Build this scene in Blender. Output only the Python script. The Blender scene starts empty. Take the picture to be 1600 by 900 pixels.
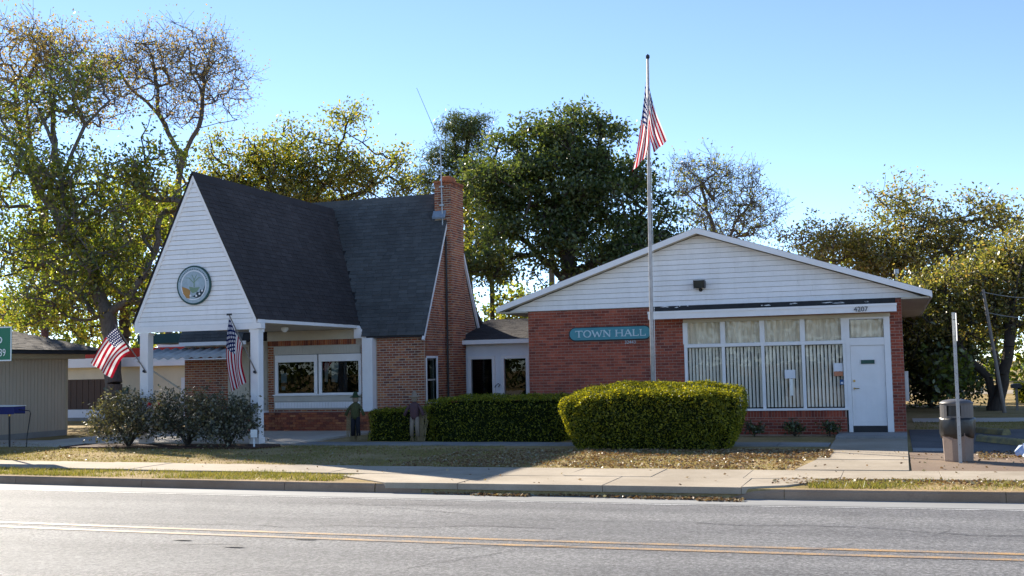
import bpy, math, random
import numpy as np
from mathutils import Vector, Matrix
R = math.radians
random.seed(7)
scene = bpy.context.scene
col = scene.collection

# ------------------------------------------------------------------ camera
cam = bpy.data.cameras.new('camera'); camo = bpy.data.objects.new('camera', cam); col.objects.link(camo)
scene.camera = camo
cam.sensor_width = 36.0; cam.lens = 36.0 * 1767.0 / 1600.0
cam.clip_start = 0.1; cam.clip_end = 3000
yaw, pitch, roll = R(18.652), R(4.02), R(-1.194)
fw = Vector((-math.sin(yaw) * math.cos(pitch), math.cos(yaw) * math.cos(pitch), math.sin(pitch)))
rt = Vector((math.cos(yaw), math.sin(yaw), 0)); up = rt.cross(fw)
r2 = rt * math.cos(roll) + up * math.sin(roll); u2 = -rt * math.sin(roll) + up * math.cos(roll)
mw = Matrix((r2, u2, -fw)).transposed().to_4x4(); mw.translation = Vector((0, 0, 2.05))
camo.matrix_world = mw

# ------------------------------------------------------------------ light
SUN = Vector((-1.52, 1.10, 1.0)).normalized()
world = bpy.data.worlds.new('World'); scene.world = world; world.use_nodes = True
wn = world.node_tree.nodes; wl_ = world.node_tree.links
bg = wn['Background']
sky = wn.new('ShaderNodeTexSky'); sky.sky_type = 'NISHITA'; sky.sun_disc = False
sky.sun_elevation = math.asin(SUN.z); sky.sun_rotation = math.atan2(SUN.x, SUN.y)
sky.air_density = 0.5; sky.dust_density = 0.0; sky.ozone_density = 1.5; sky.altitude = 50
wl_.new(sky.outputs[0], bg.inputs[0]); bg.inputs[1].default_value = 0.107
sl = bpy.data.lights.new('sun', 'SUN'); sl.energy = 4.2; sl.angle = R(0.53); sl.color = (1.0, 0.91, 0.77)
so = bpy.data.objects.new('sun', sl); col.objects.link(so)
so.rotation_euler = SUN.to_track_quat('Z', 'Y').to_euler(); so.location = (-60, 60, 60)
scene.view_settings.view_transform = 'Standard'; scene.view_settings.look = 'None'
scene.view_settings.exposure = 1.52; scene.view_settings.gamma = 1.0
scene.view_settings.use_curve_mapping = False
scene.render.engine = 'CYCLES'
scene.cycles.max_bounces = 8; scene.cycles.transparent_max_bounces = 12

# ------------------------------------------------------------------ materials
MATS = {}
def nt(name):
    m = bpy.data.materials.new(name); m.use_nodes = True
    t = m.node_tree; b = t.nodes['Principled BSDF']; MATS[name] = m
    return m, t.nodes, t.links, b
def val(nodes, v):
    n = nodes.new('ShaderNodeValue'); n.outputs[0].default_value = v; return n.outputs[0]
def rgb(c): return (c[0], c[1], c[2], 1)
def pos(nodes): return nodes.new('ShaderNodeNewGeometry').outputs['Position']
def noise(nodes, links, scale, detail=4, rough=.6, vec=None, stretch=None):
    n = nodes.new('ShaderNodeTexNoise'); n.inputs['Scale'].default_value = scale
    n.inputs['Detail'].default_value = detail; n.inputs['Roughness'].default_value = rough
    v = vec or pos(nodes)
    if stretch:
        mp = nodes.new('ShaderNodeMapping'); mp.inputs['Scale'].default_value = stretch
        links.new(v, mp.inputs[0]); v = mp.outputs[0]
    links.new(v, n.inputs['Vector']); return n
def ramp(nodes, links, fac, stops):
    r = nodes.new('ShaderNodeValToRGB'); e = r.color_ramp.elements
    while len(e) < len(stops): e.new(0.5)
    for k, (p, c) in enumerate(stops): e[k].position = p; e[k].color = rgb(c) if len(c) == 3 else c
    links.new(fac, r.inputs[0]); return r.outputs[0]
def mix(nodes, links, fac, a, b, mode='MIX'):
    m = nodes.new('ShaderNodeMix'); m.data_type = 'RGBA'; m.blend_type = mode
    for s, v in ((0, fac), (6, a), (7, b)):
        if hasattr(v, 'links') or hasattr(v, 'node'): links.new(v, m.inputs[s])
        else: m.inputs[s].default_value = v if s == 0 else rgb(v)
    return m.outputs[2]
def bump(nodes, links, bsdf, h, strength=.3, dist=.01):
    b = nodes.new('ShaderNodeBump'); b.inputs['Strength'].default_value = strength; b.inputs['Distance'].default_value = dist
    links.new(h, b.inputs['Height']); links.new(b.outputs[0], bsdf.inputs['Normal'])
def rnd(nodes, links):
    """random per object + per island, wrapped to 0..1"""
    a = nodes.new('ShaderNodeObjectInfo').outputs['Random']; b = nodes.new('ShaderNodeNewGeometry').outputs['Random Per Island']
    m = nodes.new('ShaderNodeMath'); m.operation = 'ADD'; links.new(a, m.inputs[0]); links.new(b, m.inputs[1])
    f = nodes.new('ShaderNodeMath'); f.operation = 'FRACT'; links.new(m.outputs[0], f.inputs[0]); return f.outputs[0]

def simple(name, c, rough=.6, var=.15, scale=3, c2=None, bumpy=0, bscale=60, metal=0, spec=.4, stretch=None):
    m, n, l, b = nt(name)
    nz = noise(n, l, scale, 6, .65, stretch=stretch)
    lo = c2 or tuple(x * (1 - var) for x in c); hi = c if c2 else tuple(min(1, x * (1 + var)) for x in c)
    l.new(ramp(n, l, nz.outputs[0], [(.3, lo), (.7, hi)]), b.inputs['Base Color'])
    b.inputs['Roughness'].default_value = rough; b.inputs['Metallic'].default_value = metal
    b.inputs['Specular IOR Level'].default_value = spec
    if bumpy:
        nb = noise(n, l, bscale, 5); bump(n, l, b, nb.outputs[0], bumpy, .02)
    return m

def brickmat(name, cols, mortar_dirt=.2):
    m, n, l, b = nt(name)
    r = rnd(n, l)
    c = ramp(n, l, r, [(k / (len(cols) - 1), q) for k, q in enumerate(cols)])
    nz = noise(n, l, 25, 5); big = noise(n, l, .7, 4)
    c = mix(n, l, .55, c, ramp(n, l, nz.outputs[0], [(.3, (.45, .45, .45)), (.75, (1.25, 1.2, 1.15))]), 'MULTIPLY')
    c = mix(n, l, .6, c, ramp(n, l, big.outputs[0], [(.3, (.7, .7, .7)), (.7, (1.1, 1.1, 1.1))]), 'MULTIPLY')
    st = noise(n, l, 1.6, 6, .75, stretch=(1, 1, .4)); c = mix(n, l, .75, c, ramp(n, l, st.outputs[0], [(.33, (.45, .43, .42)), (.5, (1, 1, 1)), (.72, (1.12, 1.1, 1.08))]), 'MULTIPLY')
    l.new(c, b.inputs['Base Color']); b.inputs['Roughness'].default_value = .85
    bump(n, l, b, nz.outputs[0], .5, .006); return m
def islandmat(name, stops, rough=.9, nscale=40, bstr=.4, patch=None):
    m, n, l, b = nt(name)
    c = ramp(n, l, rnd(n, l), stops)
    nz = noise(n, l, nscale, 4)
    c = mix(n, l, .5, c, ramp(n, l, nz.outputs[0], [(.25, (.5, .5, .5)), (.75, (1.3, 1.3, 1.3))]), 'MULTIPLY')
    if patch:
        pn = noise(n, l, patch[0], 5, .7, stretch=patch[2]); f = ramp(n, l, pn.outputs[0], [(.45, (0, 0, 0)), (.62, (1, 1, 1))])
        mm = n.new('ShaderNodeMath'); mm.operation = 'MULTIPLY'; mm.inputs[1].default_value = .6; l.new(f, mm.inputs[0])
        c = mix(n, l, mm.outputs[0], c, patch[1])
    l.new(c, b.inputs['Base Color']); b.inputs['Roughness'].default_value = rough; b.inputs['Specular IOR Level'].default_value = .25
    bump(n, l, b, nz.outputs[0], bstr, .005); return m
def leafmat(name, stops, trans=.45, gloss=.06, tcol=None, grough=.35):
    m, n, l, b = nt(name)
    n.remove(b); out = n['Material Output']
    c = ramp(n, l, rnd(n, l), stops)
    d = n.new('ShaderNodeBsdfDiffuse'); t = n.new('ShaderNodeBsdfTranslucent'); g = n.new('ShaderNodeBsdfGlossy')
    g.inputs['Roughness'].default_value = grough
    l.new(c, d.inputs[0])
    tc = mix(n, l, 1.0, c, tcol or (1.5, 1.35, .6), 'MULTIPLY'); l.new(tc, t.inputs[0])
    m1 = n.new('ShaderNodeMixShader'); m1.inputs[0].default_value = trans; l.new(d.outputs[0], m1.inputs[1]); l.new(t.outputs[0], m1.inputs[2])
    m2 = n.new('ShaderNodeMixShader'); m2.inputs[0].default_value = gloss; l.new(m1.outputs[0], m2.inputs[1]); l.new(g.outputs[0], m2.inputs[2])
    l.new(m2.outputs[0], out.inputs[0]); return m
def glassmat(name, tint=(.97, .96, .94), ior=1.5, rough=.01):
    m, n, l, b = nt(name); n.remove(b); out = n['Material Output']
    t = n.new('ShaderNodeBsdfTransparent'); t.inputs[0].default_value = rgb(tint)
    g = n.new('ShaderNodeBsdfGlossy'); g.inputs['Roughness'].default_value = rough
    fr = n.new('ShaderNodeFresnel'); fr.inputs[0].default_value = ior
    nz = noise(n, l, 1.3, 2); bp = n.new('ShaderNodeBump'); bp.inputs['Strength'].default_value = .03; bp.inputs['Distance'].default_value = .03
    l.new(nz.outputs[0], bp.inputs['Height']); l.new(bp.outputs[0], g.inputs['Normal'])
    bf = n.new('ShaderNodeMath'); bf.operation = 'SUBTRACT'; bf.inputs[0].default_value = 1; l.new(n.new('ShaderNodeNewGeometry').outputs['Backfacing'], bf.inputs[1])
    mu = n.new('ShaderNodeMath'); mu.operation = 'MULTIPLY'; l.new(fr.outputs[0], mu.inputs[0]); l.new(bf.outputs[0], mu.inputs[1])
    x = n.new('ShaderNodeMixShader'); l.new(mu.outputs[0], x.inputs[0]); l.new(t.outputs[0], x.inputs[1]); l.new(g.outputs[0], x.inputs[2])
    l.new(x.outputs[0], out.inputs[0]); return m
def flagmat(name):
    m, n, l, b = nt(name); n.remove(b); out = n['Material Output']
    uv = n.new('ShaderNodeUVMap'); sp = n.new('ShaderNodeSeparateXYZ'); l.new(uv.outputs[0], sp.inputs[0])
    def M(op, a, b_=None):
        k = n.new('ShaderNodeMath'); k.operation = op
        for i, v in enumerate((a, b_)):
            if v is None: continue
            if isinstance(v, (int, float)): k.inputs[i].default_value = v
            else: l.new(v, k.inputs[i])
        return k.outputs[0]
    u, v = sp.outputs[0], sp.outputs[1]
    odd = M('MODULO', M('FLOOR', M('MULTIPLY', v, 12.999)), 2.0)          # 0 = red
    stripes = mix(n, l, odd, (.40, .012, .03), (.80, .78, .78))
    can = M('MULTIPLY', M('LESS_THAN', u, .4), M('GREATER_THAN', v, 6 / 13))
    # stars: staggered dots
    cu = M('MULTIPLY', u, 6 / .4); cv = M('MULTIPLY', M('SUBTRACT', v, 6 / 13), 6 / (7 / 13))
    cu2 = M('ADD', cu, M('MULTIPLY', M('MODULO', M('FLOOR', cv), 2.0), .5))
    du = M('SUBTRACT', M('FRACT', cu2), .5); dv = M('SUBTRACT', M('FRACT', cv), .5)
    d2 = M('ADD', M('MULTIPLY', du, du), M('MULTIPLY', dv, dv)); star = M('LESS_THAN', d2, .085)
    blue = mix(n, l, star, (.012, .02, .10), (.80, .80, .82))
    c = mix(n, l, can, stripes, blue)
    d = n.new('ShaderNodeBsdfDiffuse'); t = n.new('ShaderNodeBsdfTranslucent'); l.new(c, d.inputs[0]); l.new(c, t.inputs[0])
    x = n.new('ShaderNodeMixShader'); x.inputs[0].default_value = .45; l.new(d.outputs[0], x.inputs[1]); l.new(t.outputs[0], x.inputs[2])
    l.new(x.outputs[0], out.inputs[0]); return m

M = MATS
simple('white_paint', (.90, .87, .85), .5, .05, 1.5, (.81, .78, .75), .05, 40)
simple('siding_plain', (.90, .88, .91), .45, .04, 2.0, (.83, .81, .83), .03, 30, stretch=(.25, 1, 3))
def weathered(name, c, lo):
    m, n, l, b = nt(name)
    a_ = noise(n, l, 2.2, 6, .7, stretch=(1.6, 1.6, .3)); f_ = noise(n, l, 18, 4, .7, stretch=(.5, 1, 2))
    q = ramp(n, l, a_.outputs[0], [(.3, lo), (.55, c)])
    q = mix(n, l, .35, q, ramp(n, l, f_.outputs[0], [(.3, (.8, .79, .76)), (.6, (1, 1, 1))]), 'MULTIPLY')
    q = mix(n, l, 1.0, q, ramp(n, l, rnd(n, l), [(0, (.93, .93, .92)), (1, (1, 1, 1))]), 'MULTIPLY')
    l.new(q, b.inputs['Base Color']); b.inputs['Roughness'].default_value = .5; bump(n, l, b, f_.outputs[0], .12, .01)
weathered('siding_white', (.94, .91, .89), (.86, .83, .80))
simple('cream_paint', (.62, .55, .42), .6, .1, 2, (.52, .46, .35), .05, 40)
simple('beige_trim', (.58, .53, .45), .6, .1, 2, (.5, .46, .38), .05, 40)
simple('mortar', (.46, .33, .26), .95, .1, 8, (.32, .22, .175), .2, 80)
simple('mortar_pale', (.56, .47, .37), .95, .1, 8, (.40, .33, .26), .2, 80)
brickmat('brick_red', [(.37, .072, .036), (.44, .098, .050), (.27, .055, .032), (.48, .12, .064), (.35, .076, .040), (.21, .046, .030), (.41, .086, .044)])
brickmat('brick_orange', [(.48, .15, .055), (.38, .10, .042), (.18, .055, .037), (.56, .22, .085), (.33, .085, .042), (.47, .17, .075), (.24, .068, .038)])
islandmat('shingle_dark', [(0, (.055, .046, .045)), (.5, (.065, .055, .054)), (1, (.078, .067, .066))], .9, 70, .5, patch=(.55, (.035, .030, .030), (.6, .6, .25)))
islandmat('shingle_skylit', [(0, (.085, .087, .085)), (.5, (.10, .103, .102)), (1, (.118, .122, .12))], .85, 70, .5, patch=(.6, (.055, .055, .055), (1, 1, .4)))  # lighter shingle grey with the caught sky light painted in
islandmat('shingle_brown', [(0, (.10, .085, .07)), (.5, (.15, .13, .11)), (1, (.20, .175, .15))], .9, 70, .4)
simple('roof_backing', (.03, .03, .032), .9, .2)
simple('tar', (.012, .012, .014), .6, .3, 6, (.03, .03, .03), .3, 30)
simple('metal_grey', (.42, .43, .44), .4, .15, 5, metal=.7)
simple('galvanised', (.45, .46, .46), .45, .15, 8, metal=.5, c2=(.33, .34, .34))
simple('pole_paint', (.55, .53, .51), .45, .15, 6, c2=(.34, .31, .29))
simple('dark_metal', (.02, .02, .022), .45, .2)
simple('brass', (.45, .32, .12), .35, .1, metal=.9)
simple('lead_flashing', (.22, .27, .33), .5, .2, 5)
simple('dark_interior', (.02, .02, .022), .9, .2)
simple('teal_sign', (.075, .29, .34), .5, .12, 6, c2=(.055, .23, .27))
simple('sign_dark', (.012, .02, .024), .5, .1)
simple('sign_letter', (.50, .62, .66), .5, .1)
simple('sign_green', (.0, .16, .075), .35, .05)
simple('plate_green', (.01, .07, .05), .4, .1)
simple('sign_white', (.80, .82, .80), .4, .03)
simple('sign_red', (.30, .03, .03), .45, .1)
simple('blue_plastic', (.02, .03, .16), .35, .1)
simple('paper', (.78, .78, .80), .8, .04)
simple('paper_orange', (.55, .22, .12), .8, .1)
simple('sticker_blue', (.03, .10, .25), .6, .1)
simple('seal_green', (.012, .06, .055), .5, .1)
simple('seal_pale', (.42, .52, .58), .6, .12, 9, c2=(.30, .38, .42))
simple('seal_ochre', (.42, .22, .06), .6, .1)
simple('seal_mid', (.20, .30, .20), .6, .1)
simple('seal_ink', (.03, .05, .06), .6, .1)
simple('blind', (.90, .87, .78), .7, .08, 2)
simple('curtain', (.80, .72, .58), .9, .1, 3)
simple('corrugated', (.60, .60, .57), .5, .2, 4, c2=(.38, .38, .36))
simple('wood_brown', (.075, .040, .025), .6, .2, 5, stretch=(6, 6, .6))
simple('wall_cream', (.76, .66, .48), .8, .06, 1.5)
simple('wall_white', (.80, .80, .82), .7, .06, 1.5)
simple('red_band', (.42, .03, .018), .6, .12, 2)
simple('siding_beige', (.52, .43, .32), .8, .08, 4, stretch=(3, 3, .3))
simple('trim_beige', (.50, .41, .27), .7, .08, 3)
simple('old_wood', (.25, .22, .19), .9, .2, 5, c2=(.16, .14, .12), bumpy=.3, stretch=(8, 8, .6))
simple('bark', (.075, .06, .048), .95, .3, 6, c2=(.035, .028, .022), bumpy=.8, bscale=14, stretch=(3, 3, .7))
simple('bark_grey', (.16, .14, .125), .95, .3, 6, c2=(.075, .065, .055), bumpy=.8, bscale=14, stretch=(3, 3, .7))
simple('rubber_black', (.014, .014, .015), .35, .2, 6, bumpy=.3, bscale=9, spec=.5)
simple('plastic_grey', (.10, .095, .095), .45, .12, 4)
simple('yellow_faded', (.32, .25, .09), .8, .2, 5, c2=(.13, .12, .08), bumpy=.3)
simple('car_paint', (.20, .26, .26), .25, .05, 2, metal=.3)
simple('car_glass', (.02, .03, .03), .08, .1)
simple('cloth_green', (.018, .04, .014), .9, .2, 20)
simple('cloth_olive', (.10, .085, .03), .9, .3, 30, c2=(.03, .05, .02))
simple('cloth_dark', (.012, .012, .018), .9, .2, 20)
simple('cloth_plum', (.06, .045, .055), .9, .3, 30, c2=(.12, .05, .05))
simple('burlap', (.24, .19, .14), .95, .15, 40)
simple('straw', (.36, .28, .15), .95, .25, 30, c2=(.20, .15, .08))
simple('plastic_bag', (.72, .76, .84), .4, .1, 9, c2=(.10, .25, .55))
simple('hedge_core', (.012, .018, .006), 1.0, .3, 12, spec=0)  # near-black shell, paints the deep shade between hedge leaves
simple('mulch', (.07, .035, .022), .95, .3, 30, bumpy=.6, bscale=40)
simple('gutter_concrete', (.31, .31, .30), .8, .12, 1.2, c2=(.20, .20, .195), bumpy=.2, bscale=90, stretch=(.3, 1, 1))
flagmat('flag')
glassmat('glass'); glassmat('glass_dark', (.55, .6, .6))
leafmat('leaf_pecan', [(0, (0.068, 0.095, 0.019)), (.5, (0.135, 0.16, 0.034)), (.85, (0.235, 0.225, 0.05)), (1, (0.34, 0.25, 0.07))], .6, .05, (1.6, 1.75, .6))
leafmat('leaf_brown', [(0, (0.140, 0.126, 0.039)), (.5, (0.238, 0.182, 0.063)), (1, (0.336, 0.196, 0.077))], .55, .05, (1.6, 1.62, .72))
leafmat('leaf_yellow', [(0, (0.080, 0.102, 0.020)), (.5, (0.15, 0.165, 0.035)), (.86, (0.26, 0.225, 0.05)), (1, (0.34, 0.21, 0.05))], .6, .05, (1.65, 1.72, .6))
leafmat('leaf_oak', [(0, (0.036, 0.060, 0.020)), (.6, (0.068, 0.104, 0.032)), (1, (0.140, 0.160, 0.050))], .42, .045, (1.8, 1.65, .7))
leafmat('leaf_pine', [(0, (0.048, 0.080, 0.026)), (1, (0.104, 0.136, 0.040))], .3, .05)
leafmat('leaf_right', [(0, (0.09, 0.10, 0.03)), (.5, (0.17, 0.17, 0.05)), (.85, (0.27, 0.22, 0.075)), (1, (0.33, 0.20, 0.08))], .55, .05, (1.6, 1.62, .72))
leafmat('leaf_dark', [(0, (0.027, 0.041, 0.014)), (.6, (0.054, 0.076, 0.024)), (1, (0.119, 0.136, 0.037))], .35, .07)
leafmat('leaf_bright', [(0, (.06, .10, .015)), (1, (.14, .18, .03))], .5)
leafmat('leaf_hedge', [(0, (0.05, 0.07, 0.012)), (.5, (0.155, 0.18, 0.024)), (1, (0.40, 0.40, 0.05))], .45, .02, (1.9, 1.6, .4))
leafmat('leaf_rose', [(0, (0.045, 0.052, 0.026)), (.6, (0.085, 0.09, 0.048)), (1, (0.22, 0.21, 0.13))], .3, .07, None, .45)
leafmat('petal', [(0, (.35, .01, .02)), (1, (.45, .03, .04))], .4)
leafmat('dead_leaf', [(0, (0.131, 0.072, 0.036)), (.5, (0.261, 0.160, 0.087)), (.85, (0.340, 0.275, 0.160)), (1, (0.340, 0.340, 0.261))], .15, .03)
leafmat('grass_blade', [(0, (0.162, 0.162, 0.041)), (.4, (0.270, 0.230, 0.081)), (.75, (0.340, 0.297, 0.135)), (1, (0.176, 0.203, 0.041))], .35, .02, (1.3, 1.2, .7))
leafmat('grass_green', [(0, (0.130, 0.156, 0.033)), (.5, (0.221, 0.221, 0.058)), (1, (0.325, 0.273, 0.104))], .4, .02, (1.3, 1.2, .6))

# ground
m, n, l, b = nt('lawn')
a_ = noise(n, l, .45, 5, .65); b_ = noise(n, l, 14, 6, .7)
c = ramp(n, l, a_.outputs[0], [(.32, (.24, .19, .07)), (.5, (.38, .29, .135)), (.68, (.46, .34, .19))])
c = mix(n, l, .8, c, ramp(n, l, b_.outputs[0], [(.25, (.35, .33, .3)), (.7, (1.25, 1.2, 1.15))]), 'MULTIPLY')
l.new(c, b.inputs['Base Color']); b.inputs['Roughness'].default_value = .95; b.inputs['Specular IOR Level'].default_value = .1
bump(n, l, b, b_.outputs[0], .8, .03)
m, n, l, b = nt('asphalt')
a_ = noise(n, l, 26, 6, .85); b_ = noise(n, l, .8, 5, .6, stretch=(.22, 1, 1)); d_ = noise(n, l, 14, 4, .7)
c = ramp(n, l, a_.outputs[0], [(.36, (.085, .085, .087)), (.5, (.215, .213, .214)), (.64, (.46, .455, .455))])
c = mix(n, l, .8, c, ramp(n, l, b_.outputs[0], [(.3, (.62, .62, .63)), (.7, (1.15, 1.14, 1.12))]), 'MULTIPLY')
c = mix(n, l, .5, c, ramp(n, l, d_.outputs[0], [(.3, (.75, .75, .76)), (.7, (1.15, 1.15, 1.14))]), 'MULTIPLY')
sp_ = n.new('ShaderNodeSeparateXYZ'); l.new(pos(n), sp_.inputs[0]); wv = n.new('ShaderNodeTexNoise'); wv.noise_dimensions = '1D'; wv.inputs['Scale'].default_value = .9; wv.inputs['Detail'].default_value = 2; l.new(sp_.outputs[1], wv.inputs['W'])
c = mix(n, l, .8, c, ramp(n, l, wv.outputs[0], [(.35, (.82, .82, .83)), (.62, (1.08, 1.08, 1.07))]), 'MULTIPLY')
o_ = noise(n, l, .55, 6, .7); c = mix(n, l, .7, c, ramp(n, l, o_.outputs[0], [(.28, (.62, .62, .62)), (.42, (1, 1, 1))]), 'MULTIPLY')
l.new(c, b.inputs['Base Color']); b.inputs['Roughness'].default_value = .72; b.inputs['Specular IOR Level'].default_value = .3
bump(n, l, b, a_.outputs[0], 1.0, .03)
m, n, l, b = nt('shadowed_asphalt')
a_ = noise(n, l, 90, 3, .7); b_ = noise(n, l, .9, 5)
c = ramp(n, l, a_.outputs[0], [(.3, (.06, .058, .06)), (.7, (.13, .125, .125))])
c = mix(n, l, .7, c, ramp(n, l, b_.outputs[0], [(.35, (.6, .6, .6)), (.7, (1.2, 1.15, 1.1))]), 'MULTIPLY')
l.new(c, b.inputs['Base Color']); b.inputs['Roughness'].default_value = .9; bump(n, l, b, a_.outputs[0], .6, .01)
def concrete(name, c0, c1, stain):
    m, n, l, b = nt(name)
    a_ = noise(n, l, .7, 6, .7); b_ = noise(n, l, 45, 4, .7)
    c = ramp(n, l, a_.outputs[0], [(.32, c0), (.68, c1)])
    c = mix(n, l, .5, c, ramp(n, l, b_.outputs[0], [(.25, (.7, .69, .67)), (.75, (1.12, 1.12, 1.12))]), 'MULTIPLY')
    r = rnd(n, l); c = mix(n, l, .7, c, ramp(n, l, r, [(0, (.88, .88, .88)), (1, (1.08, 1.07, 1.05))]), 'MULTIPLY')
    s_ = noise(n, l, 2.2, 6, .75); f = ramp(n, l, s_.outputs[0], [(.56, (0, 0, 0)), (.75, (1, 1, 1))])
    mm = n.new('ShaderNodeMath'); mm.operation = 'MULTIPLY'; mm.inputs[1].default_value = .5; l.new(f, mm.inputs[0])
    c = mix(n, l, mm.outputs[0], c, stain)
    l.new(c, b.inputs['Base Color']); b.inputs['Roughness'].default_value = .9; b.inputs['Specular IOR Level'].default_value = .2
    bump(n, l, b, b_.outputs[0], .35, .01)
concrete('concrete', (.33, .275, .205), (.47, .405, .315), (.21, .17, .13))
concrete('concrete_pale', (.50, .455, .38), (.60, .55, .47), (.30, .26, .2))
concrete('kerb_concrete', (.28, .185, .12), (.40, .285, .20), (.12, .08, .06))
concrete('concrete_grey', (.24, .235, .225), (.33, .32, .30), (.14, .13, .12))
concrete('dirt', (.20, .14, .10), (.28, .21, .15), (.12, .085, .06))
concrete('aggregate', (.24, .175, .145), (.32, .25, .205), (.16, .12, .1))
def paintline(name, c_, wear):
    m, n, l, b = nt(name)
    a_ = noise(n, l, 60, 4, .75); b_ = noise(n, l, 2.5, 5, .6)
    f = mix(n, l, .25, a_.outputs[0], b_.outputs[0])
    w = ramp(n, l, f, [(wear, (1, 1, 1)), (wear + .1, (0, 0, 0))])
    l.new(mix(n, l, w, c_, (.16, .155, .15)), b.inputs['Base Color']); b.inputs['Roughness'].default_value = .6
paintline('line_yellow', (.62, .34, .08), .475); paintline('line_white', (.62, .62, .60), .47)

# ------------------------------------------------------------------ mesh helpers
def wloc(o):
    v = Vector((0, 0, 0))
    while o: v += o.location; o = o.parent
    return v
class MB:
    def __init__(s): s.v = []; s.f = []; s.uv = None
    def add(s, vs, fs):
        k = len(s.v); s.v += [tuple(p) for p in vs]; s.f += [tuple(i + k for i in q) for q in fs]; return s
    def box(s, x0, x1, y0, y1, z0, z1):
        return s.add([(x0, y0, z0), (x1, y0, z0), (x1, y1, z0), (x0, y1, z0), (x0, y0, z1), (x1, y0, z1), (x1, y1, z1), (x0, y1, z1)],
                     [(0, 3, 2, 1), (4, 5, 6, 7), (0, 1, 5, 4), (1, 2, 6, 5), (2, 3, 7, 6), (3, 0, 4, 7)])
    def prism(s, poly, axis, a, b):
        n = len(poly)
        def P(q, d): return {'y': (q[0], d, q[1]), 'x': (d, q[0], q[1]), 'z': (q[0], q[1], d)}[axis]
        vs = [P(q, a) for q in poly] + [P(q, b) for q in poly]
        return s.add(vs, [tuple(range(n)), tuple(range(2 * n - 1, n - 1, -1))] + [(i, (i + 1) % n + 0, (i + 1) % n + n, i + n) for i in range(n)])
    def path(s, pts, rad, n=8, caps=True):
        pts = [Vector(p) for p in pts]; rings = []
        if not hasattr(rad, '__len__'): rad = [rad] * len(pts)
        k0 = len(s.v)
        for i, p in enumerate(pts):
            d = (pts[min(i + 1, len(pts) - 1)] - pts[max(i - 1, 0)]).normalized()
            a = Vector((1, 0, 0)) if abs(d.x) < .8 else Vector((0, 1, 0))
            u = d.cross(a).normalized(); w = d.cross(u)
            for j in range(n):
                t = 2 * math.pi * j / n; s.v.append(tuple(p + (u * math.cos(t) + w * math.sin(t)) * rad[i]))
        for i in range(len(pts) - 1):
            for j in range(n):
                a = k0 + i * n + j; b = k0 + i * n + (j + 1) % n; s.f.append((a, b, b + n, a + n))
        if caps:
            s.f.append(tuple(k0 + j for j in reversed(range(n)))); e = k0 + (len(pts) - 1) * n; s.f.append(tuple(e + j for j in range(n)))
        return s
    def lathe(s, cx, cy, prof, n=16, rot=0.0, sx=1.0):
        k0 = len(s.v)
        for (r, z) in prof:
            for j in range(n):
                t = 2 * math.pi * j / n + rot; s.v.append((cx + r * sx * math.cos(t), cy + r * math.sin(t), z))
        for i in range(len(prof) - 1):
            for j in range(n):
                a = k0 + i * n + j; b = k0 + i * n + (j + 1) % n; s.f.append((a, b, b + n, a + n))
        s.f.append(tuple(k0 + j for j in reversed(range(n)))); e = k0 + (len(prof) - 1) * n; s.f.append(tuple(e + j for j in range(n)))
        return s
    def build(s, name, mat, parent=None, smooth=False, bevel=0):
        o0 = wloc(parent) if parent else Vector((0, 0, 0))
        me = bpy.data.meshes.new(name); me.from_pydata([(x - o0.x, y - o0.y, z - o0.z) for x, y, z in s.v], [], s.f)
        if s.uv:
            ul = me.uv_layers.new(name='UVMap')
            for lp in me.loops: ul.data[lp.index].uv = s.uv[lp.vertex_index]
        me.materials.append(M[mat] if isinstance(mat, str) else mat)
        if smooth: me.polygons.foreach_set('use_smooth', [True] * len(me.polygons))
        me.update()
        o = bpy.data.objects.new(name, me); col.objects.link(o)
        if parent: o.parent = parent
        if bevel:
            bm = o.modifiers.new('bevel', 'BEVEL'); bm.width = bevel; bm.segments = 2; bm.limit_method = 'ANGLE'
        return o
def npmesh(name, V, F, mat, parent=None, smooth=False):
    """V (n,3) numpy, F (m,k) numpy of equal-size faces"""
    o0 = wloc(parent) if parent else Vector((0, 0, 0))
    V = np.asarray(V, dtype=np.float32) - np.array(o0, dtype=np.float32); F = np.asarray(F, dtype=np.int32)
    me = bpy.data.meshes.new(name); k = F.shape[1]
    me.vertices.add(len(V)); me.vertices.foreach_set('co', V.ravel())
    me.loops.add(F.size); me.loops.foreach_set('vertex_index', F.ravel())
    me.polygons.add(len(F)); me.polygons.foreach_set('loop_start', np.arange(0, F.size, k, dtype=np.int32))
    me.materials.append(M[mat]); me.update(calc_edges=True); me.validate()
    if smooth: me.polygons.foreach_set('use_smooth', [True] * len(me.polygons))
    o = bpy.data.objects.new(name, me); col.objects.link(o)
    if parent: o.parent = parent
    return o
def tag(o, label=None, cat=None, group=None, kind=None):
    if label: o['label'] = label
    if cat: o['category'] = cat
    if group: o['group'] = group
    if kind: o['kind'] = kind
    return o
def thing(name, loc, label, cat, group=None):
    o = bpy.data.objects.new(name, None); col.objects.link(o); o.location = loc; o.empty_display_size = .2
    return tag(o, label, cat, group)
def box(name, mat, parent, *a, bevel=0): return MB().box(*a).build(name, mat, parent, bevel=bevel)
def cyl(name, mat, parent, p0, p1, r, n=10, r1=None): return MB().path([p0, p1], [r, r if r1 is None else r1], n).build(name, mat, parent)
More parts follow.
